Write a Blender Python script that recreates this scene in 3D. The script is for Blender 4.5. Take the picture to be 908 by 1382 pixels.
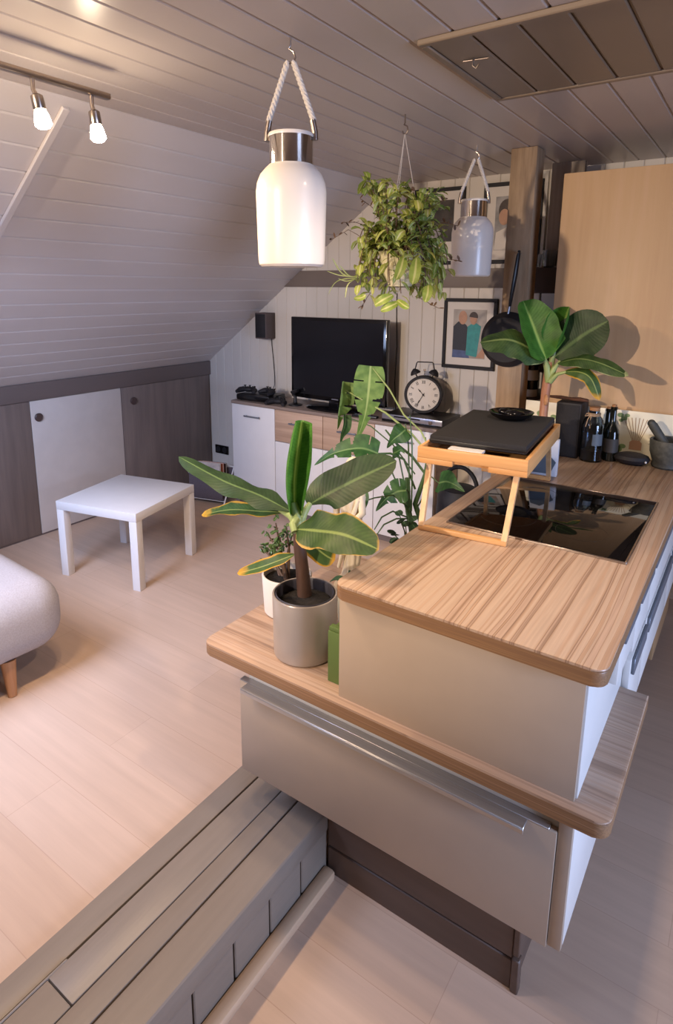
import bpy, bmesh, math, random
from mathutils import Vector, Matrix, Euler

SC = bpy.context.scene
COL = SC.collection
PI = math.pi
for o in list(bpy.data.objects):
    bpy.data.objects.remove(o)

# ------------------------------------------------------------------ camera
CAM_H = 1.6306
FPX, CX, CY = 832.12, 442.4, 569.1
R_ = Vector((0.81926, 0.57339, 0.00585)).normalized()
F_ = Vector((-0.55937, 0.80139, -0.21187)).normalized()
U_ = R_.cross(F_).normalized()
R_ = F_.cross(U_).normalized()
cam = bpy.data.cameras.new('camera')
cam.sensor_fit = 'VERTICAL'
cam.sensor_height = 24.0
cam.lens = FPX / 1382 * 24.0
cam.shift_x = (454 - CX) / 1382
cam.shift_y = -(691 - CY) / 1382
cam.clip_start = 0.02
co = bpy.data.objects.new('camera', cam)
COL.objects.link(co)
m = Matrix.Identity(4)
for i in range(3):
    m[i][0], m[i][1], m[i][2] = R_[i], U_[i], -F_[i]
m.translation = Vector((0, 0, CAM_H))
co.matrix_world = m
SC.camera = co


def at(u, v, y):
    """world point seen at photo pixel u, v on the plane of the given y"""
    d = R_ * ((u - CX) / FPX) - U_ * ((v - CY) / FPX) + F_
    return Vector((0, 0, CAM_H)) + d * (y / d.y)


# ------------------------------------------------------------------ light and exposure
SC.view_settings.view_transform = 'Standard'
SC.view_settings.look = 'None'
SC.view_settings.gamma = 1.0
SC.view_settings.use_curve_mapping = False
SC.view_settings.exposure = 0.0
SC.cycles.use_denoising = True
SC.cycles.max_bounces = 8
SC.cycles.sample_clamp_indirect = 6.0
SC.cycles.caustics_reflective = False
SC.cycles.caustics_refractive = False

w = bpy.data.worlds.new('dusk')
SC.world = w
w.use_nodes = True
w.node_tree.nodes['Background'].inputs[0].default_value = (0.80, 0.85, 1.0, 1)
w.node_tree.nodes['Background'].inputs[1].default_value = 0.40


def light(name, kind, loc, target, energy, color, **kw):
    l = bpy.data.lights.new(name, kind)
    l.energy = energy
    l.color = color
    for k, v in kw.items():
        setattr(l, k, v)
    o = bpy.data.objects.new(name, l)
    COL.objects.link(o)
    o.location = loc
    o.rotation_euler = (Vector(target) - Vector(loc)).to_track_quat('-Z', 'Y').to_euler()
    return o


WARM = (1.0, 0.70, 0.43)
WARM2 = (1.0, 0.79, 0.60)
DAY = (0.50, 0.64, 1.0)
# daylight through the roof window on the left and the kitchen window on the right
light('roof_window_light', 'AREA', (-2.50, 0.15, 1.74), (-2.75, 1.6, 0.0), 46, DAY, spread=2.0, shape='RECTANGLE', size=0.9, size_y=1.1)
light('kitchen_window_light', 'AREA', (2.6, 0.9, 1.25), (-0.2, 1.5, 0.45), 42, DAY, spread=1.7, shape='RECTANGLE', size=1.2, size_y=1.1)
# ceiling spots of the room that stay outside the picture
light('rear_spot', 'SPOT', (-1.55, -1.75, 2.10), (-1.0, 3, 1.62), 380, WARM2, shadow_soft_size=0.03, spot_size=.95, spot_blend=0.5)
light('kitchen_spot', 'SPOT', (-0.32, 1.33, 2.22), (-0.60, 1.5, 0), 48, WARM2, shadow_soft_size=0.04, spot_size=2.2, spot_blend=0.6)


# ------------------------------------------------------------------ materials
def lin(c):
    if isinstance(c, str):
        c = [int(c[i:i + 2], 16) / 255 for i in (0, 2, 4)]
    return tuple(x / 12.92 if x <= 0.04045 else ((x + 0.055) / 1.055) ** 2.4 for x in c) + (1,)


def base(name):
    mt = bpy.data.materials.new(name)
    mt.use_nodes = True
    return mt, mt.node_tree, mt.node_tree.nodes['Principled BSDF']


def ramp(nt, stops):
    r = nt.nodes.new('ShaderNodeValToRGB')
    e = r.color_ramp.elements
    while len(e) < len(stops):
        e.new(0.5)
    for k, (p, c) in enumerate(stops):
        e[k].position = p
        e[k].color = lin(c) if isinstance(c, str) else (c, c, c, 1)
    return r


def mat(name, col, rough=0.5, metal=0.0, var=0.06, scale=12.0, stretch=(1, 1, 1), bump=0.0, spec=0.5, coat=0.0, trans=0.0, sss=0.0, bscale=None):
    """a procedural surface: base colour broken up by stretched noise, with optional bump"""
    mt, nt, b = base(name)
    tc = nt.nodes.new('ShaderNodeTexCoord')
    mp = nt.nodes.new('ShaderNodeMapping')
    mp.inputs['Scale'].default_value = stretch
    n = nt.nodes.new('ShaderNodeTexNoise')
    n.inputs['Scale'].default_value = scale
    n.inputs['Detail'].default_value = 6
    nt.links.new(tc.outputs['Object'], mp.inputs[0])
    nt.links.new(mp.outputs[0], n.inputs[0])
    c = lin(col)
    r = nt.nodes.new('ShaderNodeValToRGB')
    r.color_ramp.elements[0].position = 0.3
    r.color_ramp.elements[1].position = 0.7
    r.color_ramp.elements[0].color = tuple(x * (1 - var) for x in c[:3]) + (1,)
    r.color_ramp.elements[1].color = tuple(min(1, x * (1 + var)) for x in c[:3]) + (1,)
    nt.links.new(n.outputs[0], r.inputs[0])
    nt.links.new(r.outputs[0], b.inputs['Base Color'])
    b.inputs['Roughness'].default_value = rough
    b.inputs['Metallic'].default_value = metal
    b.inputs['Specular IOR Level'].default_value = spec
    b.inputs['Coat Weight'].default_value = coat
    b.inputs['Coat Roughness'].default_value = 0.15
    b.inputs['Transmission Weight'].default_value = trans
    if sss:
        b.inputs['Subsurface Weight'].default_value = sss
        b.inputs['Subsurface Radius'].default_value = (0.05, 0.04, 0.03)
    if bump:
        bp = nt.nodes.new('ShaderNodeBump')
        bp.inputs['Strength'].default_value = bump
        bp.inputs['Distance'].default_value = 0.004
        if bscale:
            n2 = nt.nodes.new('ShaderNodeTexNoise')
            n2.inputs['Scale'].default_value = bscale
            nt.links.new(mp.outputs[0], n2.inputs[0])
            nt.links.new(n2.outputs[0], bp.inputs['Height'])
        else:
            nt.links.new(n.outputs[0], bp.inputs['Height'])
        nt.links.new(bp.outputs[0], b.inputs['Normal'])
    return mt


def wood(name, stops, axis='y', freq=9.0, length=0.6, rough=0.4, distort=1.0, fine=60.0, bump=0.03, coat=0.0):
    """streaks of grain running along one axis"""
    mt, nt, b = base(name)
    tc = nt.nodes.new('ShaderNodeTexCoord')
    mp = nt.nodes.new('ShaderNodeMapping')
    k = 'xyz'.index(axis)
    s = [freq] * 3
    s[k] = length
    mp.inputs['Scale'].default_value = s
    nt.links.new(tc.outputs['Object'], mp.inputs[0])
    n = nt.nodes.new('ShaderNodeTexNoise')
    n.inputs['Scale'].default_value = 1.0
    n.inputs['Detail'].default_value = 5
    n.inputs['Roughness'].default_value = 0.62
    n.inputs['Distortion'].default_value = distort * 0.3
    nt.links.new(mp.outputs[0], n.inputs[0])
    mp2 = nt.nodes.new('ShaderNodeMapping')
    s2 = [fine] * 3
    s2[k] = fine * 0.03
    mp2.inputs['Scale'].default_value = s2
    nt.links.new(tc.outputs['Object'], mp2.inputs[0])
    n2 = nt.nodes.new('ShaderNodeTexNoise')
    n2.inputs['Scale'].default_value = 1.0
    n2.inputs['Detail'].default_value = 3
    nt.links.new(mp2.outputs[0], n2.inputs[0])
    mx = nt.nodes.new('ShaderNodeMath')
    mx.operation = 'MULTIPLY_ADD'
    mx.inputs[1].default_value = 0.25
    nt.links.new(n2.outputs[0], mx.inputs[0])
    ad = nt.nodes.new('ShaderNodeMath')
    ad.operation = 'SUBTRACT'
    ad.inputs[1].default_value = 0.125
    nt.links.new(n.outputs[0], ad.inputs[0])
    nt.links.new(ad.outputs[0], mx.inputs[2])
    r = ramp(nt, stops)
    nt.links.new(mx.outputs[0], r.inputs[0])
    nt.links.new(r.outputs[0], b.inputs['Base Color'])
    b.inputs['Roughness'].default_value = rough
    b.inputs['Coat Weight'].default_value = coat
    if bump:
        bp = nt.nodes.new('ShaderNodeBump')
        bp.inputs['Strength'].default_value = bump * 4
        bp.inputs['Distance'].default_value = 0.002
        nt.links.new(mx.outputs[0], bp.inputs['Height'])
        nt.links.new(bp.outputs[0], b.inputs['Normal'])
    return mt


def zebra(name, axis='y', freq=24.0, rough=0.36, strength=0.8):
    """long thin dark growth lines on a pale ground, wandering slightly along the grain"""
    mt, nt, b = base(name)
    tc = nt.nodes.new('ShaderNodeTexCoord')
    sp = nt.nodes.new('ShaderNodeSeparateXYZ')
    nt.links.new(tc.outputs['Object'], sp.inputs[0])
    k = 'xyz'.index(axis)
    mp = nt.nodes.new('ShaderNodeMapping')
    sc = [5.0] * 3
    sc[k] = 1.0
    sc[2] = 0.02
    mp.inputs['Scale'].default_value = sc
    nt.links.new(tc.outputs['Object'], mp.inputs[0])
    wn = nt.nodes.new('ShaderNodeTexNoise')
    wn.inputs['Scale'].default_value = 1.0
    wn.inputs['Detail'].default_value = 2
    nt.links.new(mp.outputs[0], wn.inputs[0])
    a = nt.nodes.new('ShaderNodeMath')
    a.operation = 'MULTIPLY_ADD'
    a.inputs[1].default_value = 0.06
    nt.links.new(wn.outputs[0], a.inputs[0])
    nt.links.new(sp.outputs[1 if axis == 'x' else 0], a.inputs[2])
    n1 = nt.nodes.new('ShaderNodeTexNoise')
    n1.noise_dimensions = '1D'
    n1.inputs['Scale'].default_value = freq
    n1.inputs['Detail'].default_value = 2
    n1.inputs['Roughness'].default_value = 0.5
    nt.links.new(a.outputs[0], n1.inputs['W'])
    r1 = ramp(nt, [(0.27, '6f513d'), (0.30, '9a7a62'), (0.34, 'bd9f8a'), (0.425, 'c6a994'), (0.44, '725440'), (0.455, 'c09e83'), (0.50, 'cab09a'), (0.58, 'cbb09a'), (0.59, '7f604a'), (0.60, 'c4a286'), (0.66, 'b4937a'), (0.70, 'c8ac96'), (0.78, 'cbb09a')])
    nt.links.new(n1.outputs[0], r1.inputs[0])
    mp2 = nt.nodes.new('ShaderNodeMapping')
    s2 = [160.0] * 3
    s2[k] = 5.0
    mp2.inputs['Scale'].default_value = s2
    nt.links.new(tc.outputs['Object'], mp2.inputs[0])
    n2 = nt.nodes.new('ShaderNodeTexNoise')
    n2.inputs['Scale'].default_value = 1.0
    n2.inputs['Detail'].default_value = 3
    nt.links.new(mp2.outputs[0], n2.inputs[0])
    r2 = ramp(nt, [(0.3, 0.72), (0.7, 0.88)])
    nt.links.new(n2.outputs[0], r2.inputs[0])
    mx = nt.nodes.new('ShaderNodeMix')
    mx.data_type = 'RGBA'
    mx.blend_type = 'MULTIPLY'
    mx.inputs[0].default_value = 1.0
    bl = nt.nodes.new('ShaderNodeMix')
    bl.data_type = 'RGBA'
    bl.inputs[0].default_value = strength
    bl.inputs[6].default_value = lin('c3a48c')
    nt.links.new(r1.outputs[0], bl.inputs[7])
    nt.links.new(bl.outputs[2], mx.inputs[6])
    nt.links.new(r2.outputs[0], mx.inputs[7])
    nt.links.new(mx.outputs[2], b.inputs['Base Color'])
    b.inputs['Roughness'].default_value = rough
    return mt


def laminate(name):
    mt, nt, b = base(name)
    tc = nt.nodes.new('ShaderNodeTexCoord')
    br = nt.nodes.new('ShaderNodeTexBrick')
    br.offset = 0.37
    br.inputs['Scale'].default_value = 1.0
    br.inputs['Brick Width'].default_value = 1.28
    br.inputs['Row Height'].default_value = 0.19
    br.inputs['Mortar Size'].default_value = 0.0012
    br.inputs['Mortar Smooth'].default_value = 0.3
    br.inputs['Bias'].default_value = 0.0
    br.inputs['Color1'].default_value = lin('c2a690')
    br.inputs['Color2'].default_value = lin('c8ae9a')
    br.inputs['Mortar'].default_value = lin('b69a86')
    nt.links.new(tc.outputs['Object'], br.inputs[0])
    mp = nt.nodes.new('ShaderNodeMapping')
    mp.inputs['Scale'].default_value = (1.6, 26, 1)
    nt.links.new(tc.outputs['Object'], mp.inputs[0])
    n = nt.nodes.new('ShaderNodeTexNoise')
    n.inputs['Scale'].default_value = 1.0
    n.inputs['Detail'].default_value = 6
    n.inputs['Roughness'].default_value = 0.6
    nt.links.new(mp.outputs[0], n.inputs[0])
    r = ramp(nt, [(0.3, 0.88), (0.7, 1.0)])
    nt.links.new(n.outputs[0], r.inputs[0])
    mx = nt.nodes.new('ShaderNodeMix')
    mx.data_type = 'RGBA'
    mx.blend_type = 'MULTIPLY'
    mx.inputs[0].default_value = 1.0
    nt.links.new(br.outputs[0], mx.inputs[6])
    nt.links.new(r.outputs[0], mx.inputs[7])
    nt.links.new(mx.outputs[2], b.inputs['Base Color'])
    b.inputs['Roughness'].default_value = 0.42
    b.inputs['Specular IOR Level'].default_value = 0.4
    return mt


def leafmat(name, dark, light_, rib, edge=None, edge_at=0.86, veins=26.0, rough=0.52, stripe=0.0):
    """uv: u across the blade, v from stalk to tip"""
    mt, nt, b = base(name)
    uv = nt.nodes.new('ShaderNodeUVMap')
    sx = nt.nodes.new('ShaderNodeSeparateXYZ')
    nt.links.new(uv.outputs[0], sx.inputs[0])
    ab = nt.nodes.new('ShaderNodeMath')
    ab.operation = 'SUBTRACT'
    ab.inputs[1].default_value = 0.5
    nt.links.new(sx.outputs[0], ab.inputs[0])
    a2 = nt.nodes.new('ShaderNodeMath')
    a2.operation = 'ABSOLUTE'
    nt.links.new(ab.outputs[0], a2.inputs[0])
    # side veins
    ve = nt.nodes.new('ShaderNodeMath')
    ve.operation = 'SUBTRACT'
    nt.links.new(sx.outputs[1], ve.inputs[0])
    sc = nt.nodes.new('ShaderNodeMath')
    sc.operation = 'MULTIPLY'
    sc.inputs[1].default_value = 0.25
    nt.links.new(a2.outputs[0], sc.inputs[0])
    nt.links.new(sc.outputs[0], ve.inputs[1])
    vs = nt.nodes.new('ShaderNodeMath')
    vs.operation = 'MULTIPLY'
    vs.inputs[1].default_value = veins * 2 * PI
    nt.links.new(ve.outputs[0], vs.inputs[0])
    sn = nt.nodes.new('ShaderNodeMath')
    sn.operation = 'SINE'
    nt.links.new(vs.outputs[0], sn.inputs[0])
    tc = nt.nodes.new('ShaderNodeTexCoord')
    n = nt.nodes.new('ShaderNodeTexNoise')
    n.inputs['Scale'].default_value = 30
    n.inputs['Detail'].default_value = 4
    nt.links.new(tc.outputs['Object'], n.inputs[0])
    f = nt.nodes.new('ShaderNodeMath')
    f.operation = 'MULTIPLY_ADD'
    f.inputs[1].default_value = 0.05
    nt.links.new(sn.outputs[0], f.inputs[0])
    nt.links.new(n.outputs[0], f.inputs[2])
    r1 = nt.nodes.new('ShaderNodeValToRGB')
    r1.color_ramp.elements[0].position = 0.3
    r1.color_ramp.elements[1].position = 0.75
    r1.color_ramp.elements[0].color = lin(dark)
    r1.color_ramp.elements[1].color = lin(light_)
    nt.links.new(f.outputs[0], r1.inputs[0])
    # midrib
    r2 = ramp(nt, [(0.0, 1.0), (0.018 + stripe, 1.0), (0.05 + stripe * 2, 0.0)])
    nt.links.new(a2.outputs[0], r2.inputs[0])
    mx = nt.nodes.new('ShaderNodeMix')
    mx.data_type = 'RGBA'
    nt.links.new(r2.outputs[0], mx.inputs[0])
    nt.links.new(r1.outputs[0], mx.inputs[6])
    mx.inputs[7].default_value = lin(rib)
    out = mx.outputs[2]
    if edge:
        # faded, browned margin and tip of an old leaf
        mxx = nt.nodes.new('ShaderNodeMath')
        mxx.operation = 'MULTIPLY'
        mxx.inputs[1].default_value = 2.0
        nt.links.new(a2.outputs[0], mxx.inputs[0])
        mm = nt.nodes.new('ShaderNodeMath')
        mm.operation = 'MAXIMUM'
        nt.links.new(mxx.outputs[0], mm.inputs[0])
        nt.links.new(sx.outputs[1], mm.inputs[1])
        n3 = nt.nodes.new('ShaderNodeTexNoise')
        n3.inputs['Scale'].default_value = 14
        nt.links.new(tc.outputs['Object'], n3.inputs[0])
        ma = nt.nodes.new('ShaderNodeMath')
        ma.operation = 'MULTIPLY_ADD'
        ma.inputs[1].default_value = 0.5
        nt.links.new(n3.outputs[0], ma.inputs[0])
        nt.links.new(mm.outputs[0], ma.inputs[2])
        r3 = ramp(nt, [(0.0, 0.0), (0.5, 0.0), (1.0, 1.0)])
        r3.color_ramp.elements[1].position = edge_at
        r3.color_ramp.elements[2].position = edge_at + 0.12
        sb = nt.nodes.new('ShaderNodeMath')
        sb.operation = 'SUBTRACT'
        sb.inputs[1].default_value = 0.25
        nt.links.new(ma.outputs[0], sb.inputs[0])
        nt.links.new(sb.outputs[0], r3.inputs[0])
        m2 = nt.nodes.new('ShaderNodeMix')
        m2.data_type = 'RGBA'
        nt.links.new(r3.outputs[0], m2.inputs[0])
        nt.links.new(out, m2.inputs[6])
        m2.inputs[7].default_value = lin(edge)
        out = m2.outputs[2]
    nt.links.new(out, b.inputs['Base Color'])
    b.inputs['Roughness'].default_value = rough
    bp = nt.nodes.new('ShaderNodeBump')
    bp.inputs['Strength'].default_value = 0.08
    bp.inputs['Distance'].default_value = 0.002
    nt.links.new(sn.outputs[0], bp.inputs['Height'])
    nt.links.new(bp.outputs[0], b.inputs['Normal'])
    # thin blade: some light comes through
    tl = nt.nodes.new('ShaderNodeBsdfTranslucent')
    nt.links.new(out, tl.inputs[0])
    ms = nt.nodes.new('ShaderNodeMixShader')
    ms.inputs[0].default_value = 0.22
    nt.links.new(b.outputs[0], ms.inputs[1])
    nt.links.new(tl.outputs[0], ms.inputs[2])
    nt.links.new(ms.outputs[0], nt.nodes['Material Output'].inputs[0])
    return mt


def emit(name, col, strength):
    mt, nt, b = base(name)
    b.inputs['Base Color'].default_value = (0.9, 0.9, 0.9, 1)
    b.inputs['Emission Color'].default_value = tuple(col) + (1,)
    b.inputs['Emission Strength'].default_value = strength
    return mt


M = {}
M['floor'] = laminate('light_laminate')
M['ceil'] = mat('painted_ceiling_boards', 'c0b5af', 0.30, var=0.05, scale=3, stretch=(1, .3, 1), bump=0.02)
M['slope'] = mat('painted_slope_boards', 'cbc3c0', 0.38, var=0.05, scale=3, stretch=(1, .3, 1), bump=0.02)
M['groove'] = mat('board_groove', '7d736c', 0.7)
M['wallp'] = mat('cream_wall_boards', 'd6cfc6', 0.5, var=0.04, scale=4, stretch=(1, 1, .3))
M['plaster'] = mat('plain_plaster', 'cfc8be', 0.8, var=0.03, bump=0.05)
M['dtrim'] = mat('dark_grey_paint', '6f6360', 0.55, var=0.06, scale=5, stretch=(1, .2, 1))
M['gband'] = mat('grey_band_paint', '786d66', 0.55, var=0.05, scale=5)
M['ddoor'] = wood('grey_brown_laminate', [(0.3, '6f625e'), (0.7, '84766f')], 'z', 14, 1.2, 0.5)
M['wdoor'] = mat('off_white_paint', 'cfc6c0', 0.5, var=0.03)
M['knob'] = mat('dark_brown_knob', '4d3b38', 0.4)
M['taupe'] = mat('taupe_gloss_paint', '867a6e', 0.42, var=0.05, scale=9, stretch=(6, .5, 6), bump=0.10, bscale=30)
M['brownb'] = mat('dark_brown_boards', '5d4a3f', 0.5, var=0.10, scale=8, stretch=(.5, 1, 4), bump=0.05)
M['pine'] = wood('pine_strip', [(0.3, 'bf9f80'), (0.7, 'd2b496')], 'y', 20, 1, 0.5)
M['zebra_y'] = zebra('zebrano_worktop', 'y')
M['zebra_x'] = zebra('zebrano_worktop_cross', 'x', strength=0.45)
M['zebra_e'] = wood('layered_worktop_edge', [(0.3, '6f5039'), (0.45, '94714f'), (0.55, '7f5f45'), (0.7, 'a07d5e')], 'x', 90, 0.3, 0.4, 0.3, 200)
M['cash'] = mat('cashmere_front', 'ad9c8b', 0.42, var=0.02)
M['kwhite'] = mat('white_kitchen_side', 'd9d6d2', 0.4, var=0.02)
M['steel'] = mat('brushed_steel', 'b2aeab', 0.33, 0.6, var=0.1, scale=4, stretch=(1, 60, 60))
M['dsteel'] = mat('dark_steel', '70757e', 0.45, 0.3, var=0.08, scale=4, stretch=(60, 1, 60))
M['chrome'] = mat('polished_chrome', 'cfc8c0', 0.08, 1.0, var=0.02)
M['satin'] = mat('satin_nickel', 'a89c94', 0.28, 1.0, var=0.04)
M['bglass'] = mat('black_cooktop_glass', '0b0909', 0.04, var=0.02, spec=0.55)
M['beech'] = wood('beech_laminate', [(0.3, 'c29d76'), (0.5, 'c8a57c'), (0.7, 'cdaa85')], 'z', 14, 1.0, 0.5, bump=0.01)
M['oldwood'] = wood('weathered_post_wood', [(0.3, '846c54'), (0.5, 'a3896c'), (0.7, 'b59c80')], 'z', 16, 1.5, 0.7, bump=0.1)
M['greywood'] = wood('grey_old_board', [(0.3, '7a6e64'), (0.5, '9a8e82'), (0.7, 'aca094')], 'z', 20, 1.5, 0.75, bump=0.1)
M['dshelf'] = mat('dark_brown_shelf', '3a2a24', 0.5)
M['bamboo'] = wood('bamboo', [(0.3, 'c08a55'), (0.5, 'cf9a62'), (0.7, 'd9a870')], 'y', 40, 2.0, 0.4)
M['bamboo_x'] = wood('bamboo_cross', [(0.3, 'c08a55'), (0.5, 'cf9a62'), (0.7, 'd9a870')], 'x', 40, 2.0, 0.4)
M['bamboo_z'] = wood('bamboo_upright', [(0.3, 'c79a6c'), (0.5, 'd3a878'), (0.7, 'dcb388')], 'z', 40, 2.0, 0.4)
M['white'] = mat('white_lacquer', 'dedcdc', 0.35, var=0.02)
M['tvwood'] = wood('sonoma_oak', [(0.3, 'a68a76'), (0.5, 'b99c86'), (0.7, 'c6aa94')], 'x', 24, 1.0, 0.5)
M['tvtop'] = wood('grey_oak_top', [(0.3, '7a6a60'), (0.7, '95847a')], 'x', 24, 1.0, 0.5)
M['black'] = mat('black_plastic', '141315', 0.4, var=0.1)
M['blackm'] = mat('matt_black', '17151a', 0.65, var=0.15, scale=40)
M['blackg'] = mat('gloss_black', '0c0b0d', 0.10, var=0.05)
M['screen'] = mat('dark_screen', '101014', 0.16, var=0.05)
M['fabricb'] = mat('black_woven_cover', '1b191b', 0.85, var=0.2, scale=300, bump=0.2)
M['silver'] = mat('silver_plastic', '9a9aa2', 0.3, 0.7)
M['speaker'] = mat('brown_grey_speaker', '564a48', 0.6)
M['cloth'] = mat('grey_sofa_fabric', 'a39a97', 0.9, var=0.10, scale=160, bump=0.15)
M['legwood'] = wood('oak_leg', [(0.3, '9a6a44'), (0.7, 'b5835a')], 'z', 30, 2.0, 0.5)
M['rackf'] = mat('grey_rack_fabric', '5a525a', 0.9, var=0.1, scale=80)
M['potg'] = mat('silver_grey_glaze', 'a69c96', 0.28, 0.25, var=0.03)
M['poti'] = mat('dark_pot_inside', '3b3a44', 0.5)
M['potw'] = mat('white_speckled_pot', 'd2ccc6', 0.45, var=0.03)
M['potc'] = mat('cream_pot', 'cfc8a8', 0.45, var=0.05)
M['potb'] = mat('dark_plastic_pot', '33302e', 0.5)
M['soil'] = mat('dark_soil', '15100e', 0.95, var=0.5, scale=90, bump=1.0)
M['stem'] = mat('brown_banana_stem', '4a3328', 0.6, var=0.35, scale=14, stretch=(3, 3, .6), bump=0.2)
M['stem2'] = mat('pinkish_banana_stem', '9a6a4e', 0.5, var=0.25, scale=14, stretch=(3, 3, .6), bump=0.1)
M['gstem'] = mat('green_stalk', '3f5a30', 0.45, var=0.15, scale=20)
M['lstem'] = mat('pale_green_stalk', '8fa065', 0.45, var=0.1, scale=20)
M['twig'] = mat('brown_twig', '5b4535', 0.7, var=0.15)
M['ban'] = leafmat('banana_leaf', '20381d', '304a26', '5c7645')
M['banp'] = leafmat('banana_leaf_young', '3a6b24', '558c36', '8fb45c', veins=30)
M['bany'] = leafmat('banana_leaf_old', '2b451d', '415c28', '7f9450', 'bd9a4c', 0.93)
M['bany2'] = leafmat('banana_leaf_fading', '2f4c20', '4a6a30', '8fa058', 'c99a30', 0.80)
M['ban_e'] = leafmat('banana_leaf_pale_edge', '2a4420', '496433', '7c9058', '9aa470', 1.0)
M['mon'] = leafmat('monstera_leaf', '234a22', '3f6a34', '6f9058', veins=9)
M['monl'] = leafmat('monstera_leaf_pale', '567a3a', '789a50', '9fb875', veins=9)
M['trad'] = leafmat('variegated_leaf', 'a0ae52', 'c2c96e', 'dbdda8', veins=1, stripe=0.05)
M['tradd'] = leafmat('variegated_leaf_deep', '7b9340', 'a0b356', 'c4ca84', veins=1, stripe=0.04)
M['spid'] = leafmat('spider_leaf', '8aa058', 'a9b878', 'd9dcb8', veins=1, stripe=0.08)
M['jade'] = mat('jade_leaf', '55703f', 0.35, var=0.3, scale=30)
M['darkleaf'] = leafmat('dark_strap_leaf', '24402a', '38583a', '58785a', veins=3)
M['green'] = mat('green_card', '586f3a', 0.5, var=0.05)
M['plasterc'] = mat('cream_plaster', 'd6c8b0', 0.7, var=0.08, scale=25, bump=0.1)
M['frost'] = mat('frosted_glass', 'efe6dc', 0.35, var=0.01, sss=0.0, coat=0.3)
M['rope'] = mat('white_cotton_rope', 'd8d0c8', 0.9, var=0.1, scale=150, bump=0.4)
M['cord'] = mat('black_cord', '1c1a1a', 0.6)
M['thin'] = mat('thin_white_cord', 'c9c0b8', 0.6)
M['clockf'] = mat('clock_face', 'd9d0c4', 0.5, var=0.03)
M['photo_bg'] = mat('photo_background', 'a8a098', 0.4, var=0.25, scale=14)
M['photo_dark'] = mat('dark_photo_print', '3a342f', 0.4, var=0.7, scale=16)
M['photo_grey'] = mat('grey_photo_print', '8c8a8c', 0.4, var=0.5, scale=12)
M['mount'] = mat('white_mount', 'd8d2cc', 0.6, var=0.02)
M['skin'] = mat('printed_skin', 'b58a70', 0.5, var=0.1, scale=40)
M['hair'] = mat('printed_hair', '3a2a22', 0.5, var=0.2, scale=60)
M['teal'] = mat('printed_teal', '2f8f90', 0.5, var=0.15, scale=40)
M['navy'] = mat('printed_navy', '20222c', 0.5, var=0.2, scale=40)
M['blue'] = mat('printed_blue', '4a5a86', 0.5, var=0.2, scale=40)
M['splash'] = mat('ivory_splash_panel', 'e2dcc6', 0.3, var=0.04, scale=6)
M['pleaf'] = mat('printed_leaf', '7f9668', 0.4, var=0.2, scale=60)
M['preed'] = mat('printed_reed', '8c6a50', 0.4, var=0.1)
M['pink'] = mat('printed_bottle', 'b28a70', 0.4, var=0.1)
M['ptext'] = mat('printed_grey_lines', 'a9a596', 0.5)
M['bark'] = mat('rough_bark', '5a3a28', 0.85, var=0.5, scale=30, bump=0.8)
M['cork'] = mat('cork', 'a87a52', 0.8, var=0.25, scale=60, bump=0.2)
M['twine'] = mat('jute_twine', 'a58a6c', 0.9, var=0.2, scale=100)
M['stone'] = mat('dark_granite', '3c3e3c', 0.6, var=0.35, scale=60, bump=0.15)
M['wine'] = mat('dark_bottle_glass', '10130f', 0.07, var=0.1)
M['label'] = mat('dark_label', '3a3632', 0.6)
M['palelabel'] = mat('pale_label', '59636c', 0.5, var=0.2)
M['paper'] = mat('white_blue_card', 'c5c9d2', 0.5, var=0.1, scale=8)
M['orange'] = mat('orange_cover', 'b5582e', 0.5, var=0.3, scale=30)
M['mag'] = mat('pale_cover', 'b9aea8', 0.5, var=0.2, scale=30)
M['mag2'] = mat('dark_cover', '38343c', 0.5, var=0.3, scale=30)
M['bulb'] = emit('lit_bulb', (1.0, 0.80, 0.56), 110)
M['lampglass'] = mat('dull_steel_ring', '9c928a', 0.35, 1.0)
M['hatch'] = mat('brown_grey_hatch_paint', '857565', 0.42, var=0.05, scale=4, stretch=(1, .3, 1))
M['wtrim'] = mat('white_trim_paint', 'cfcac4', 0.5, var=0.03)


def glassmat(name, col, rough=0.02):
    mt, nt, b = base(name)
    n = nt.nodes.new('ShaderNodeTexNoise')
    n.inputs['Scale'].default_value = 8
    r = nt.nodes.new('ShaderNodeValToRGB')
    r.color_ramp.elements[0].color = tuple(x * .93 for x in lin(col)[:3]) + (1,)
    r.color_ramp.elements[1].color = lin(col)
    nt.links.new(n.outputs[0], r.inputs[0])
    nt.links.new(r.outputs[0], b.inputs['Base Color'])
    b.inputs['Transmission Weight'].default_value = 1.0
    b.inputs['Roughness'].default_value = rough
    b.inputs['IOR'].default_value = 1.45
    return mt


M['glass'] = glassmat('clear_glass', 'e8eef2')
M['glassb'] = glassmat('bluish_glass', 'c4d4e4')


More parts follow.
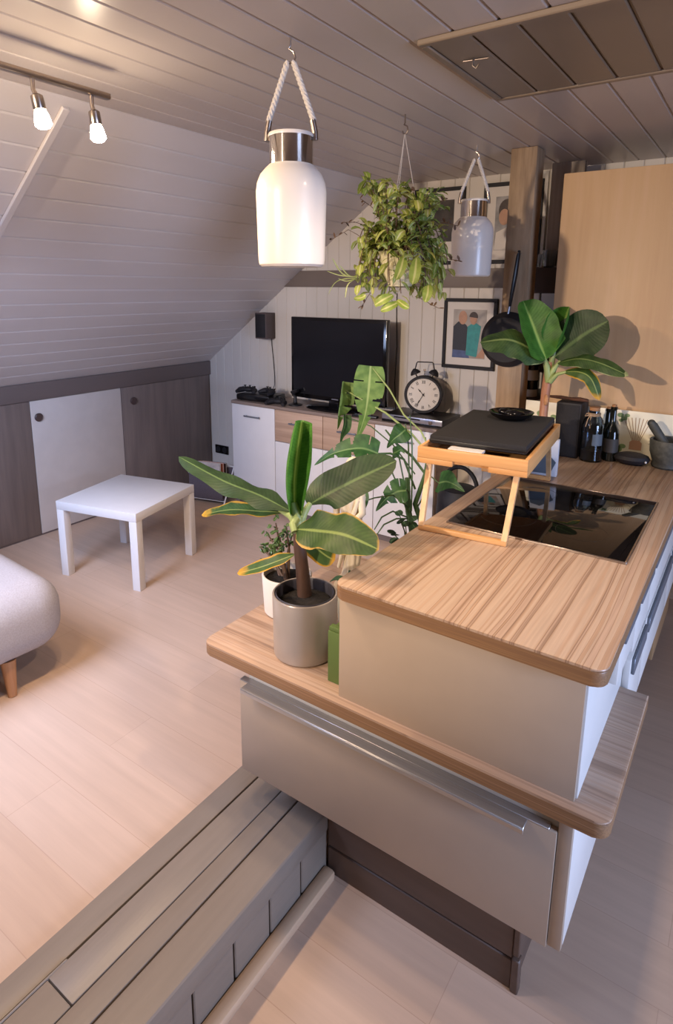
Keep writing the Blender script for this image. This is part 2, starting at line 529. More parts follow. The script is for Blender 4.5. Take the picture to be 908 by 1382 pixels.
# ------------------------------------------------------------------ mesh helpers
class MB:
    def __init__(self):
        self.bm = bmesh.new()
        self.uv = self.bm.loops.layers.uv.new('UVMap')

    def box(self, lo, hi, bev=0.0, seg=2, mtx=None):
        c = [(a + b) / 2 for a, b in zip(lo, hi)]
        s = [max(abs(b - a), 1e-5) for a, b in zip(lo, hi)]
        mm = Matrix.Translation(c) @ Matrix.Diagonal((*s, 1))
        r = bmesh.ops.create_cube(self.bm, size=1.0, matrix=mm)
        vs = r['verts']
        if bev > 0:
            ed = list({e for v in vs for e in v.link_edges})
            rr = bmesh.ops.bevel(self.bm, geom=ed, offset=min(bev, min(s) * .49), segments=seg, affect='EDGES', profile=0.5)
            vs = list({v for f in rr['faces'] for v in f.verts} | {v for v in vs if v.is_valid})
        if mtx is not None:
            bmesh.ops.transform(self.bm, matrix=mtx, verts=vs)
        return vs

    def cyl(self, p0, p1, r0, r1=None, n=16, cap=True):
        p0, p1 = Vector(p0), Vector(p1)
        r1 = r0 if r1 is None else r1
        return self.tube([p0, p1], [r0, r1], n, cap)

    def tube(self, pts, rad, n=8, cap=True, flat=1.0):
        pts = [Vector(p) for p in pts]
        if not isinstance(rad, (list, tuple)):
            rad = [rad] * len(pts)
        rings = []
        prev = None
        for k, p in enumerate(pts):
            t = (pts[min(k + 1, len(pts) - 1)] - pts[max(k - 1, 0)])
            t = t.normalized() if t.length > 1e-9 else Vector((0, 0, 1))
            if prev is None:
                a = Vector((0, 0, 1)) if abs(t.z) < 0.9 else Vector((1, 0, 0))
                s = t.cross(a).normalized()
            else:
                s = (prev - t * prev.dot(t)).normalized()
            prev = s
            q = t.cross(s)
            rings.append([self.bm.verts.new(p + (s * math.cos(2 * PI * j / n) + q * math.sin(2 * PI * j / n) * flat) * rad[k]) for j in range(n)])
        for a, b in zip(rings, rings[1:]):
            for j in range(n):
                self.bm.faces.new((a[j], a[(j + 1) % n], b[(j + 1) % n], b[j]))
        if cap:
            self.bm.faces.new(list(reversed(rings[0])))
            self.bm.faces.new(rings[-1])
        return [v for r in rings for v in r]

    def lathe(self, prof, n=32, c=(0, 0, 0), axis='z', sx=1.0, sy=1.0):
        """prof: list of (radius, height) from start to end; radius 0 closes with a point"""
        c = Vector(c)

        def P(r, h, a):
            x, y = r * math.cos(a) * sx, r * math.sin(a) * sy
            v = {'z': (x, y, h), 'y': (x, h, y), 'x': (h, x, y)}[axis]
            return c + Vector(v)
        rings = []
        for r, h in prof:
            if r < 1e-6:
                rings.append([self.bm.verts.new(P(0, h, 0))])
            else:
                rings.append([self.bm.verts.new(P(r, h, 2 * PI * j / n)) for j in range(n)])
        for a, b in zip(rings, rings[1:]):
            for j in range(n):
                k = (j + 1) % n
                if len(a) == 1 and len(b) == 1:
                    continue
                if len(a) == 1:
                    self.bm.faces.new((a[0], b[k], b[j]))
                elif len(b) == 1:
                    self.bm.faces.new((a[j], a[k], b[0]))
                else:
                    self.bm.faces.new((a[j], a[k], b[k], b[j]))
        return [v for r in rings for v in r]

    def prism(self, poly, z0, z1, bev=0.0):
        """vertical prism over an xy polygon (counter-clockwise)"""
        lo = [self.bm.verts.new((x, y, z0)) for x, y in poly]
        hi = [self.bm.verts.new((x, y, z1)) for x, y in poly]
        n = len(poly)
        f1 = self.bm.faces.new(hi)
        f0 = self.bm.faces.new(list(reversed(lo)))
        for j in range(n):
            k = (j + 1) % n
            self.bm.faces.new((lo[j], lo[k], hi[k], hi[j]))
        if bev:
            ed = list(set(f1.edges) | set(f0.edges))
            bmesh.ops.bevel(self.bm, geom=ed, offset=bev, segments=2, affect='EDGES', profile=0.5)

    def sphere(self, c, r, n=16, m=10, sx=1, sy=1, sz=1):
        pr = [(math.sin(PI * k / m) * r, -math.cos(PI * k / m) * r * sz) for k in range(m + 1)]
        pr[0] = (0, pr[0][1])
        pr[-1] = (0, pr[-1][1])
        return self.lathe(pr, n, c, 'z', sx, sy)

    def leaf(self, pts, width, up=(0, 0, 1), prof=None, fold=0.2, curl=0.0, wave=0.0, seg=14, m=3, skip=None, twist=0.0, wseed=0.0):
        """a blade along a midrib given by a few points; fold and curl lift the two halves"""
        P = [Vector(p) for p in pts]
        # Catmull-Rom through the points
        def cr(t):
            x = t * (len(P) - 1)
            i = min(int(x), len(P) - 2)
            f = x - i
            p0 = P[max(i - 1, 0)]
            p1, p2 = P[i], P[i + 1]
            p3 = P[min(i + 2, len(P) - 1)]
            return 0.5 * ((2 * p1) + (p2 - p0) * f + (2 * p0 - 5 * p1 + 4 * p2 - p3) * f * f + (3 * p1 - p0 - 3 * p2 + p3) * f ** 3)
        if prof is None:
            prof = lambda s: math.sin(PI * min(1, s * 0.97 + 0.03)) ** 0.6
        up = Vector(up).normalized()
        grid = []
        for i in range(seg + 1):
            s = i / seg
            c = cr(s)
            t = (cr(min(1, s + .01)) - cr(max(0, s - .01))).normalized()
            side = t.cross(up)
            side = side.normalized() if side.length > 1e-4 else Vector((1, 0, 0))
            nrm = side.cross(t).normalized()
            if twist:
                q = Matrix.Rotation(twist * s, 3, t)
                side, nrm = q @ side, q @ nrm
            wd = width * max(prof(s), 0.012)
            row = []
            for j in range(-m, m + 1):
                a = j / m
                L = wd * abs(a)
                if curl:
                    k = curl / max(wd, 1e-4)
                    x, z = math.sin(k * L) / k, (1 - math.cos(k * L)) / k
                else:
                    x, z = L, 0
                cf, sf = math.cos(fold), math.sin(fold)
                x, z = x * cf - z * sf, x * sf + z * cf
                z += wave * wd * abs(a) ** 2 * math.sin(s * 19 + (a > 0) * 2.1 + wseed)
                row.append(self.bm.verts.new(c + side * math.copysign(x, a) + nrm * z if j else c))
            grid.append(row)
        for i in range(seg):
            for j in range(2 * m):
                if skip and skip((i + .5) / seg, (j + .5) / m - 1):
                    continue
                try:
                    f = self.bm.faces.new((grid[i][j], grid[i][j + 1], grid[i + 1][j + 1], grid[i + 1][j]))
                except ValueError:
                    continue
                uvs = [(j, i), (j + 1, i), (j + 1, i + 1), (j, i + 1)]
                for lp, (a, b) in zip(f.loops, uvs):
                    lp[self.uv].uv = (a / (2 * m), b / seg)

    def build(self, name, material, parent=None, smooth=0.7, thick=0.0):
        bm = self.bm
        if skipverts := [v for v in bm.verts if not v.link_faces]:
            bmesh.ops.delete(bm, geom=skipverts, context='VERTS')
        if not thick:
            bmesh.ops.recalc_face_normals(bm, faces=bm.faces[:])
        me = bpy.data.meshes.new(name)
        bm.to_mesh(me)
        bm.free()
        me.polygons.foreach_set('use_smooth', [True] * len(me.polygons))
        me.set_sharp_from_angle(angle=smooth)
        me.materials.append(M[material] if isinstance(material, str) else material)
        o = bpy.data.objects.new(name, me)
        COL.objects.link(o)
        if parent:
            o.parent = parent
        return o


def thing(name, label, cat, loc=(0, 0, 0), rz=0.0, group=None):
    o = bpy.data.objects.new(name, None)
    o.empty_display_size = 0.05
    COL.objects.link(o)
    o.location = loc
    o.rotation_euler = (0, 0, rz)
    return tag(o, label, cat, group)


def tag(o, label, cat, group=None, kind=None):
    o['label'] = label
    o['category'] = cat
    if group:
        o['group'] = group
    if kind:
        o['kind'] = kind
    return o


def struct(o, label, cat):
    return tag(o, label, cat, kind='structure')


def part(name, material, parent, fn, smooth=0.7):
    mb = MB()
    fn(mb)
    return mb.build(name, material, parent, smooth)


def bx(lo, hi, bev=0.0, seg=2):
    return lambda mb: mb.box(lo, hi, bev, seg)


def dup(root, loc, rz, label, group=None):
    r = root.copy()
    COL.objects.link(r)
    r.location = loc
    r.rotation_euler = (0, 0, rz)
    r['label'] = label
    if group:
        r['group'] = group
    for ch in list(root.children):
        c = ch.copy()
        COL.objects.link(c)
        c.parent = r
        for g in list(ch.children):
            d = g.copy()
            COL.objects.link(d)
            d.parent = c
    return r


# ------------------------------------------------------------------ the room shell
CEIL, KNEE, BACK = 2.285, -3.80, 3.68
LOW = -0.20                      # floor level in front of the step and in the kitchen
SX = -2.10                       # where slope and flat ceiling meet
SLOPE = math.atan2(CEIL - 1.024, SX - KNEE)

mb = MB()
mb.box((KNEE - .1, -3.2, -.35), (-1.27, BACK + .1, 0))
mb.box((-1.30, 1.36, -.35), (-.33, BACK + .1, 0))
struct(mb.build('floor', 'floor'), 'light laminate floor of the raised living area', 'floor')
mb = MB()
mb.box((-1.30, -3.2, -.35), (3.0, 1.36, LOW))
mb.box((-.33, 1.36, -.35), (3.0, 5.2, LOW))
struct(mb.build('floor', 'floor'), 'light laminate floor of the lower kitchen level', 'floor')

# flat ceiling of boards running away from the camera
mb = MB()
mb.box((SX - .02, -3.2, CEIL + .008), (3.0, 5.2, CEIL + .06))
x = SX
while x < 3.0:
    mb.box((x + .0004, -3.2, CEIL - .006), (x + .1225 - .0004, 5.2, CEIL + .012), .006, 1)
    x += .1225
struct(mb.build('ceiling', 'ceil', smooth=0.3), 'glossy grey-white board ceiling with long grooves', 'ceiling')
# sloping roof side of the same boards
mb = MB()
L = math.hypot(CEIL - 1.024, SX - KNEE)
mt_ = Matrix.Translation((KNEE, 0, 1.024)) @ Matrix.Rotation(-SLOPE, 4, 'Y')
mb.box((-.05, -3.2, .008), (L + .05, BACK + .1, .06), mtx=mt_)
n = 17
for k in range(n):
    a, b = L * k / n, L * (k + 1) / n
    mb.box((a + .0003, -3.2, -.006), (b - .0003, BACK + .1, .012), .006, 1, mtx=mt_)
struct(mb.build('wall_slope', 'slope', smooth=0.3), 'sloping white board wall under the roof on the left', 'wall')
# batten down the slope
mb = MB()
mb.box((L - .95, 1.395, -.022), (L - .04, 1.425, -.0061), .003, 1, mtx=mt_)
struct(mb.build('trim_1', 'slope'), 'narrow white batten running down the sloping wall', 'trim')
# knee wall with header trim and three flush doors
mb = MB()
mb.box((KNEE - .1, -3.2, -.1), (KNEE - .002, BACK + .1, 1.03))
struct(mb.build('wall_left', 'dtrim'), 'low knee wall under the sloping boards', 'wall')
mb = MB()
mb.box((KNEE - .001, -3.2, .912), (KNEE + .025, BACK, 1.026), .004)
struct(mb.build('trim_2', 'dtrim'), 'dark grey header board along the top of the knee wall', 'trim')


def knee_door(name, y0, y1, m_, label, knob=None):
    o = part(name, m_, None, bx((KNEE - .001, y0, .012), (KNEE + .018, y1, .91), .003))
    struct(o, label, 'door')
    if knob:
        part('finger_knob', 'knob', o, lambda q: q.lathe([(0, .0181), (.026, .0181), (.028, .026), (.022, .031), (0, .030)], 24, (KNEE, knob[0], knob[1]), 'x'))
    return o


knee_door('door_1', 1.12, 2.083, 'ddoor', 'dark grey-brown eaves door nearest the sofa')
knee_door('door_2', 2.087, 2.775, 'wdoor', 'off-white eaves door with a dark round knob', (2.135, .80))
knee_door('door_3', 2.779, 3.66, 'ddoor', 'dark grey-brown eaves door in the far corner', (2.88, .80))
mb = MB()
mb.box((KNEE - .001, -3.2, .0), (KNEE + .012, BACK, .012))
struct(mb.build('baseboard_left', 'dtrim'), 'thin dark strip at the foot of the eaves doors', 'baseboard')

# gable wall of vertical boards with a grey band
mb = MB()
mb.box((KNEE - .1, BACK + .006, -.3), (-.28, BACK + .1, 2.4))
x = KNEE
k = 0
while x < -.36:
    w_ = .094
    mb.box((x + .0004, BACK - .004, -.2), (x + w_ - .0004, BACK + .01, 2.33), .004, 1)
    x += w_
struct(mb.build('wall_back', 'wallp', smooth=0.3), 'cream gable wall of narrow vertical boards', 'wall')
mb = MB()
mb.box((-3.02, BACK - .018, 1.637), (-1.02, BACK - .0041, 1.752), .003)
struct(mb.build('trim_3', 'gband'), 'grey horizontal band across the gable wall', 'trim')
# other walls, outside the picture
mb = MB()
mb.box((3.0, -3.2, -.4), (3.1, 5.2, 2.4))
struct(mb.build('wall_right', 'plaster'), 'plain wall on the kitchen side', 'wall')

mb = MB()
mb.box((KNEE - .1, -3.3, -.4), (3.1, -3.2, 2.4))
struct(mb.build('wall_rear', 'plaster'), 'plain wall behind the camera', 'wall')
mb = MB()
mb.box((-.42, 5.2, -.4), (3.1, 5.3, 2.4))
mb.box((-.44, BACK + .1, -.4), (-.42, 5.2, 2.4))
struct(mb.build('wall_kitchen', 'plaster'), 'plain wall at the far end of the kitchen', 'wall')

# the roof hatch
hx0, hx1, hy0, hy1 = -.853, .35, 1.625, 2.235
mb = MB()
x = hx0 + .02
mb.box((hx0 + .02, hy0 + .02, CEIL - .011), (hx1 - .02, hy1 - .02, CEIL - .0062))
while x < hx1 - .03:
    mb.box((x + .003, hy0 + .022, CEIL - .018), (min(x + .1225, hx1 - .02) - .003, hy1 - .022, CEIL - .010), .004, 1)
    x += .1225
hatch = struct(mb.build('door_4', 'hatch', smooth=0.3), 'brown-grey loft hatch of boards set in the ceiling', 'hatch')
mb = MB()
for lo, hi in (((hx0, hy0, 0), (hx1, hy0 + .022, 0)), ((hx0, hy1 - .022, 0), (hx1, hy1, 0)), ((hx0, hy0 + .022, 0), (hx0 + .022, hy1 - .022, 0)), ((hx1 - .022, hy0 + .022, 0), (hx1, hy1 - .022, 0))):
    mb.box((lo[0], lo[1], CEIL - .022), (hi[0], hi[1], CEIL - .0061), .003, 1)
mb.build('hatch_frame', 'hatch', hatch)
hp = Vector((-.765, 1.80, CEIL - .019))
part('latch', 'satin', hatch, lambda q: (q.cyl(hp + Vector((-.03, .0, -.004)), hp + Vector((.04, .012, -.004)), .003), q.tube([hp, hp + Vector((0, 0, -.02)), hp + Vector((.01, 0, -.028)), hp + Vector((.018, 0, -.018))], .003, 8)))

# ------------------------------------------------------------------ step beam with its face boards
mb = MB()
by0, by1 = -3.2, 1.3598
mb.box((-1.285, by0, -.05), (-1.208, by1, .018), .004)
mb.box((-1.2035, by0, -.05), (-1.1975, .62, .024), .002, 1)
mb.box((-1.197, by0, -.05), (-1.1025, .566, .0215), .003)
mb.box((-1.2, .569, -.05), (-1.1025, by1, .022), .003)
mb.box((-1.10, by0, -.05), (-1.0365, by1, .021), .003)
mb.box((-1.0335, by0, -.05), (-.93, by1, .022), .010, 3)
y = by1
while y > by0:
    mb.box((-.955, max(y - .142, by0), LOW - .02), (-.936, y - .003, -.02), .003, 1)
    y -= .145
mb.box((-1.2, by0, LOW), (-.958, by1, -.04))
struct(mb.build('trim_4', 'taupe', smooth=0.5), 'taupe painted step of planks between the two floor levels', 'step')
part('baseboard_step', 'pine', None, lambda q: (q.box((-.936, by0, LOW - .01), (-.892, 1.338, LOW + .030), .012, 2)))
struct(bpy.data.objects['baseboard_step'], 'pale pine strip along the foot of the taupe step', 'baseboard')

# dark brown boards that face the platform below the drawers
mb = MB()
for z0, z1 in ((LOW - .01, -.105), (-.1, .0), (.005, .15)):
    mb.box((-.928, 1.343, z0), (-.333, 1.36, z1), .003, 1)
mb.box((-.333, 1.335, LOW), (-.312, 1.362, -.09), .003, 1)
mb.box((-.333, 1.340, -.085), (-.316, 1.362, .15), .003, 1)
struct(mb.build('trim_5', 'brownb'), 'dark brown boards below the wide drawer', 'trim')
mb = MB()
mb.box((-.345, 1.3621, LOW), (-.325, BACK, .15))
struct(mb.build('trim_6', 'brownb'), 'side of the platform under the kitchen units', 'trim')

# ------------------------------------------------------------------ kitchen island
# low drawer unit
du = thing('drawer_unit', 'low cashmere unit with one very wide drawer under the lower worktop', 'cabinet', (-.70, 1.23, .15))
part('carcass', 'kwhite', du, bx((-.455, .012, .003), (.50, .475, .365), .002))
fr = part('drawer', 'cash', du, bx((-.472, -.012, 0), (.4685, .008, .312), .001))
part('handle', 'steel', fr, lambda q: (q.box((-.472, -.0125, .3125), (.452, .010, .316), .001, 1), q.box((-.44, -.046, .3125), (.405, -.0125, .316), .0015, 1), q.box((-.44, -.046, .300), (.405, -.0435, .3125), .001, 1)))
part('filler', 'cash', du, bx((.470, -.006, .003), (.4995, .011, .345), .001))

# lower worktop
def rounded(x0, y0, x1, y1, r, which=(1, 1, 1, 1), n=6):
    pts = []
    for (cx_, cy_, a0), w_ in zip(((x0, y0, PI), (x1, y0, 1.5 * PI), (x1, y1, 0), (x0, y1, .5 * PI)), which):
        if not w_:
            pts.append((cx_, cy_))
            continue
        ox = cx_ + (r if cx_ == x0 else -r)
        oy = cy_ + (r if cy_ == y0 else -r)
        for k in range(n + 1):
            a = a0 + .5 * PI * k / n
            pts.append((ox + r * math.cos(a), oy + r * math.sin(a)))
    return pts


LT = .56
mb = MB()
mb.prism(rounded(-1.302, 1.192, -.128, 1.705, .03, (1, 1, 0, 0)), LT - .006, LT, .003)
lw = tag(mb.build('lower_worktop', 'zebra_x', smooth=0.5), 'lower zebrano worktop carrying the potted plants', 'worktop')
mb = MB()
mb.prism(rounded(-1.302, 1.192, -.128, 1.705, .03, (1, 1, 0, 0)), LT - .04, LT - .0061, .003)
mb.build('edge_band', 'zebra_e', lw)
mb = MB()
mb.box((-1.302, 1.7055, LT - .04), (-.82, 2.0, LT), .004)
mb.build('extension', 'zebra_x', lw)

# upper units
UT = .90


def base_unit(name, label, y0, y1, zb, panel, fronts):
    t = thing(name, label, 'cabinet', (-.50, y0, zb), 0, 'kitchen units of the island')
    part('carcass', 'kwhite', t, bx((-.305, .004 if panel else .0, 0), (.300, y1 - y0, UT - .04 - zb), .002))
    if panel:
        part('end_panel', 'cash', t, bx((-.310, -.008, 0), (.296, .0035, UT - .04 - zb), .001))
    for (a, b, z0, z1) in fronts:
        f = part('drawer', 'kwhite', t, bx((.3005, a - y0 + .002, z0 - zb), (.319, b - y0 - .002, z1 - zb), .002))
        part('handle', 'dsteel', f, lambda q: q.box((.3195, a - y0 + .02, z1 - zb - .052), (.328, b - y0 - .02, z1 - zb - .002), .002, 1))
    return t


base_unit('base_cabinet', 'nearest island unit with a beige end panel above the lower worktop', 1.226, 1.71, LT, True, [(1.475, 1.71, .70, .855)])
base_unit('base_cabinet', 'island drawer unit beside the near half of the cooktop', 1.712, 1.975, .40, False, [(1.712, 1.975, .665, .855), (1.712, 1.975, .405, .64)])
base_unit('base_cabinet', 'island drawer unit beside the far half of the cooktop', 1.977, 2.98, .40, False, [(1.977, 2.58, .665, .855), (1.977, 2.58, .405, .64), (2.58, 2.98, .665, .855), (2.58, 2.98, .405, .64)])
mb = MB()
mb.box((-.80, 2.02, .0), (-.34, 2.98, .398))
mb.box((-.80, 1.85, .0), (-.34, 2.019, .398))
mb.box((-1.12, 1.42, .0), (-.345, 1.69, .1525))
struct(mb.build('trim_7', 'brownb'), 'recessed plinth under the island units', 'trim')

mb = MB()
mb.prism(rounded(-.812, 1.190, -.165, 2.992, .028, (1, 1, 0, 0)), UT - .006, UT, .003)
uw = tag(mb.build('upper_worktop', 'zebra_y', smooth=0.5), 'upper zebrano worktop of the island with the black cooktop', 'worktop')
mb = MB()
mb.prism(rounded(-.812, 1.190, -.165, 2.992, .028, (1, 1, 0, 0)), UT - .04, UT - .0061, .003)
mb.build('edge_band', 'zebra_e', uw)

ck = thing('cooktop', 'black glass cooktop in a thin steel frame on the upper worktop', 'cooktop', (-.4875, 2.04, UT))
part('glass', 'bglass', ck, bx((-.258, -.295, .0015), (.258, .295, .006), .001))
mb = MB()
for lo, hi in (((-.264, -.301), (.264, -.2952)), ((-.264, .2952), (.264, .301)), ((-.264, -.2952), (-.2582, .2952)), ((.2582, -.2952), (.264, .2952))):
    mb.box((*lo, .0003), (*hi, .0065), .001, 1)
mb.build('frame', 'satin', ck)
M['ringp'] = mat('cooktop_ring_print', '1c1a1a', .2)
for x_, y_, r_ in ((-.12, -.14, .09), (-.12, .15, .075), (.11, -.14, .075), (.11, .15, .09)):
    part('ring_mark', 'ringp', ck, lambda q: q.lathe([(r_, .0061), (r_ + .001, .0062), (r_ + .001, .0061)], 48, (x_, y_, 0)))

# tall beech cabinet at the end of the run
tc_ = thing('tall_cabinet', 'tall beech cabinet side at the end of the island worktop', 'cabinet', (-.525, 3.0, LOW))
part('side_panel', 'beech', tc_, bx((-.290, 0, .62), (.292, .018, 2.336), .002))
part('carcass', 'beech', tc_, bx((-.285, .0185, .10), (.270, .60, 2.334), .002))
part('door', 'beech', tc_, bx((.2705, .020, .12), (.291, .598, 2.33), .002))
part('plinth', 'brownb', tc_, bx((-.28, .03, .0), (.24, .58, .0995)))

# beech base unit on the far kitchen side, glimpsed past the drawers
bc = thing('kitchen_base_unit', 'beech unit glimpsed past the island drawers at the right edge', 'cabinet', (.22, 3.98, LOW))
part('carcass', 'beech', bc, bx((-.58, .02, .09), (.6, .6, .86), .002))
part('door', 'beech', bc, bx((-.58, 0, .10), (0, .0195, .855), .002))
part('door', 'beech', bc, bx((.004, 0, .10), (.6, .0195, .855), .002))
part('plinth', 'pine', bc, bx((-.58, .03, 0), (.6, .58, .0895)))

# ------------------------------------------------------------------ post, shelf niche between post and tall cabinet
mb = MB()
mb.box((-1.082, 3.05, 0), (-.957, 3.165, CEIL - .006), .006, 2)
struct(mb.build('column', 'oldwood'), 'weathered square timber post beside the tall cabinet', 'post')
mb = MB()
mb.box((-1.005, 3.46, 1.7427), (-.84, 3.485, 2.27), .004)
tag(mb.build('wooden_board', 'greywood'), 'weathered grey board standing upright on the dark shelf behind the tall cabinet edge', 'board')
sh = thing('wall_shelf', 'dark brown shelf in the gap between post and tall cabinet', 'shelf', (-.95, 3.52, 1.61))
part('shelf_board', 'dshelf', sh, bx((-.16, -.15, .10), (.22, .14, .132), .003))
part('front_board', 'dshelf', sh, bx((-.16, -.165, 0), (.22, -.151, .132), .003))
mb = MB()
mb.box((-1.108, 3.6615, .3), (-1.078, 3.676, 2.27), .003)
struct(mb.build('trim_8', 'wtrim'), 'white upright trim strip behind the timber post', 'trim')


def small_glass(loc, label, s=1.0):
    g = thing('drinking_glass', label, 'glass', loc, 0, 'glasses in the niche')
    part('bowl', 'glass', g, lambda q: q.lathe([(0, 0), (.022 * s, 0), (.026 * s, .004), (.032 * s, .07 * s), (.030 * s, .07 * s), (.023 * s, .008), (0, .008)], 20))


small_glass((-1.040, 3.41, 1.7425), 'small glass on the dark shelf nearest the timber post')
small_glass((-.965, 3.41, 1.7425), 'glass on the dark shelf half hidden by the tall cabinet', 1.25)
# lower shelf with stored black and white tins
t = thing('tin', 'black and white tin in the niche behind the banana stem', 'tin', (-1.02, 3.38, 1.28), 0, 'tins in the niche')
part('can', 'mount', t, lambda q: q.lathe([(0, 0), (.045, 0), (.045, .14), (.042, .145), (0, .145)], 24))
part('lid', 'blackg', t, lambda q: q.lathe([(0, .1455), (.046, .1455), (.046, .17), (.04, .176), (0, .176)], 24))
part('band', 'blackg', t, lambda q: q.lathe([(.0455, .04), (.0462, .04), (.0462, .09), (.0455, .09)], 24))
dup(t, (-1.01, 3.37, 1.06), 0, 'black and white tin on the lowest niche board by the post', 'tins in the niche')
nr = thing('niche_rack', 'dark two-tier rack in the niche behind the post', 'rack', (-.96, 3.47, 0))
for z_ in (1.04, 1.26):
    part('tier', 'dshelf', nr, bx((-.12, -.19, z_), (.13, .19, z_ + .0195), .002))
for x_ in (-.14, .131):
    part('rack_side', 'dshelf', nr, bx((x_, -.19, 0), (x_ + .019, .19, 1.5), .002))

# frying pan hung on the post
fp = thing('frying_pan', 'black frying pan hanging by its handle on the timber post', 'pan', (-1.035, 3.048, 1.385))
part('bowl', 'blackm', fp, lambda q: q.lathe([(0, -.045), (.11, -.045), (.135, -.012), (.137, -.010), (.133, -.010), (.108, -.040), (0, -.040)], 48, (0, 0, 0), 'y'))
part('handle', 'black', fp, lambda q: q.tube([(.002, -.014, .165), (.012, -.028, .22), (.025, -.034, .31), (.032, -.030, .40), (.034, -.026, .425)], [.011, .015, .017, .015, .010], 12, flat=.6))
part('ferrule', 'silver', fp, lambda q: q.tube([(-.004, -.012, .125), (.002, -.014, .165)], [.012, .010], 12, flat=.6))
part('nail', 'satin', fp, lambda q: q.cyl((.033, .004, .413), (.033, -.045, .416), .0025))

# ------------------------------------------------------------------ track spotlight
tl = thing('track_light', 'satin nickel ceiling track light with two lit bulbs showing', 'lamp', (-1.72, 1.29, CEIL - .006))
part('rail', 'satin', tl, lambda q: q.box((-.012, -1.15, -.094), (.012, .0, -.076), .004, 2))
part('ceiling_mount', 'satin', tl, lambda q: (q.box((-.035, -.62, -.024), (.035, -.40, 0), .004, 2), q.cyl((0, -.50, -.0765), (0, -.50, -.023), .01)))
for y_, tl_x, tl_y in ((-.062, .10, .05), (-.245, .18, .08), (-.75, .05, -.08), (-.95, .05, -.1)):
    d = Vector((tl_x, tl_y, -1)).normalized()
    p0 = Vector((0, y_, -.0945))
    arm = part('arm', 'satin', tl, lambda q: q.tube([p0, p0 + Vector((0, 0, -.028)), p0 + d * .045], [.006, .006, .007], 12))
    hd = p0 + d * .042
    part('socket', 'satin', arm, lambda q: q.tube([hd, hd + d * .004, hd + d * .038, hd + d * .040], [.012, .0165, .0175, .016], 20))
    part('bulb', 'bulb', arm, lambda q: q.tube([hd + d * .0405, hd + d * .044, hd + d * .058, hd + d * .078, hd + d * .086, hd + d * .088], [.013, .016, .020, .023, .016, .004], 20))
    wp = Vector((-1.72, 1.29, CEIL - .006)) + hd + d * .115
    light('bulb_beam', 'SPOT', wp, wp + Vector((.30 if y_ > -.5 else -.1, .2 if y_ > -.5 else -.2, -1)), 26, WARM, spot_size=2.6, spot_blend=0.7, shadow_soft_size=0.025)

# ------------------------------------------------------------------ hanging jar lanterns
def jar(loc, label, rz):
    t = thing('hanging_jar_lantern', label, 'lantern', loc, rz, 'frosted jar lanterns on rope')
    # loc is the ceiling hook; jar hangs below
    body = [(0, -.590), (.085, -.590), (.092, -.584), (.094, -.57), (.098, -.40), (.098, -.388), (.095, -.366), (.086, -.344), (.071, -.327), (.060, -.317), (.057, -.300)]
    inner = [(.054, -.300), (.056, -.317), (.081, -.344), (.093, -.388), (.089, -.57), (.08, -.582), (0, -.582)]
    part('jar', 'frost', t, lambda q: q.lathe(body + inner, 48))
    part('neck_band', 'chrome', t, lambda q: q.lathe([(.0575, -.318), (.0605, -.318), (.0605, -.248), (.0575, -.248)], 48))
    part('rim', 'frost', t, lambda q: q.lathe([(.057, -.2475), (.062, -.2475), (.063, -.243), (.061, -.238), (.055, -.238), (.053, -.2475)], 48))
    for s in (-1, 1):
        e = Vector((s * .067, 0, -.235))
        top = Vector((s * .008, 0, -.058))
        rp = MB()
        for ph in (0, 2.09, 4.19):
            pts = []
            for k in range(33):
                f = k / 32
                c = top.lerp(e + Vector((-s * .005, 0, .03)), f)
                a = ph + f * 26
                pts.append(c + Vector((math.cos(a) * .0042, math.sin(a) * .0042, 0)))
            rp.tube(pts, .0048, 6)
        rp.build('rope', 'rope', t)
        part('rope_end', 'satin', t, lambda q: q.tube([e + Vector((-s * .0075, 0, .032)), e + Vector((-s * .001, 0, .0)), e + Vector((s * 0, 0, -.02))], .0085, 12))
    hk = [(0, 0, 0), (0, 0, -.02), (-.004, 0, -.026), (.008, 0, -.034), (.013, 0, -.048), (.006, 0, -.062), (-.006, 0, -.062), (-.010, 0, -.054)]
    part('hook', 'satin', t, lambda q: q.tube(hk, .0028, 8))
    return t


jar_a = jar((-1.125, 1.427, CEIL - .006), 'large frosted jar lantern hanging nearest, left of the hanging plant', .5)
dup(jar_a, (-1.193, 2.904, CEIL - .006), .45, 'frosted jar lantern hanging further back beside the timber post', 'frosted jar lanterns on rope')

# ------------------------------------------------------------------ hanging plant
random.seed(11)
hpl = thing('hanging_plant', 'bushy variegated trailing plant hanging from a ceiling hook', 'plant', (-1.22, 2.251, CEIL - .006))
pz = -.52
part('pot', 'potc', hpl, lambda q: q.lathe([(0, pz - .12), (.045, pz - .12), (.075, pz - .06), (.090, pz + .01), (.094, pz + .015), (.088, pz + .012), (.075, pz - .05), (0, pz - .07)], 32))
part('soil', 'soil', hpl, lambda q: q.lathe([(0, pz + .002), (.086, pz + .0)], 32))
part('hook', 'satin', hpl, lambda q: q.tube([(0, 0, 0), (0, 0, -.03), (-.004, 0, -.036), (.010, 0, -.044), (.014, 0, -.058), (.006, 0, -.070), (-.006, 0, -.068), (-.009, 0, -.058)], .0028, 8))
for a in (0.4, 2.5, 4.6):
    part('cord', 'thin', hpl, lambda q: q.cyl((0, 0, -.068), (.091 * math.cos(a), .091 * math.sin(a), pz + .012), .0012, n=6))
lf = [MB(), MB()]
st = MB()
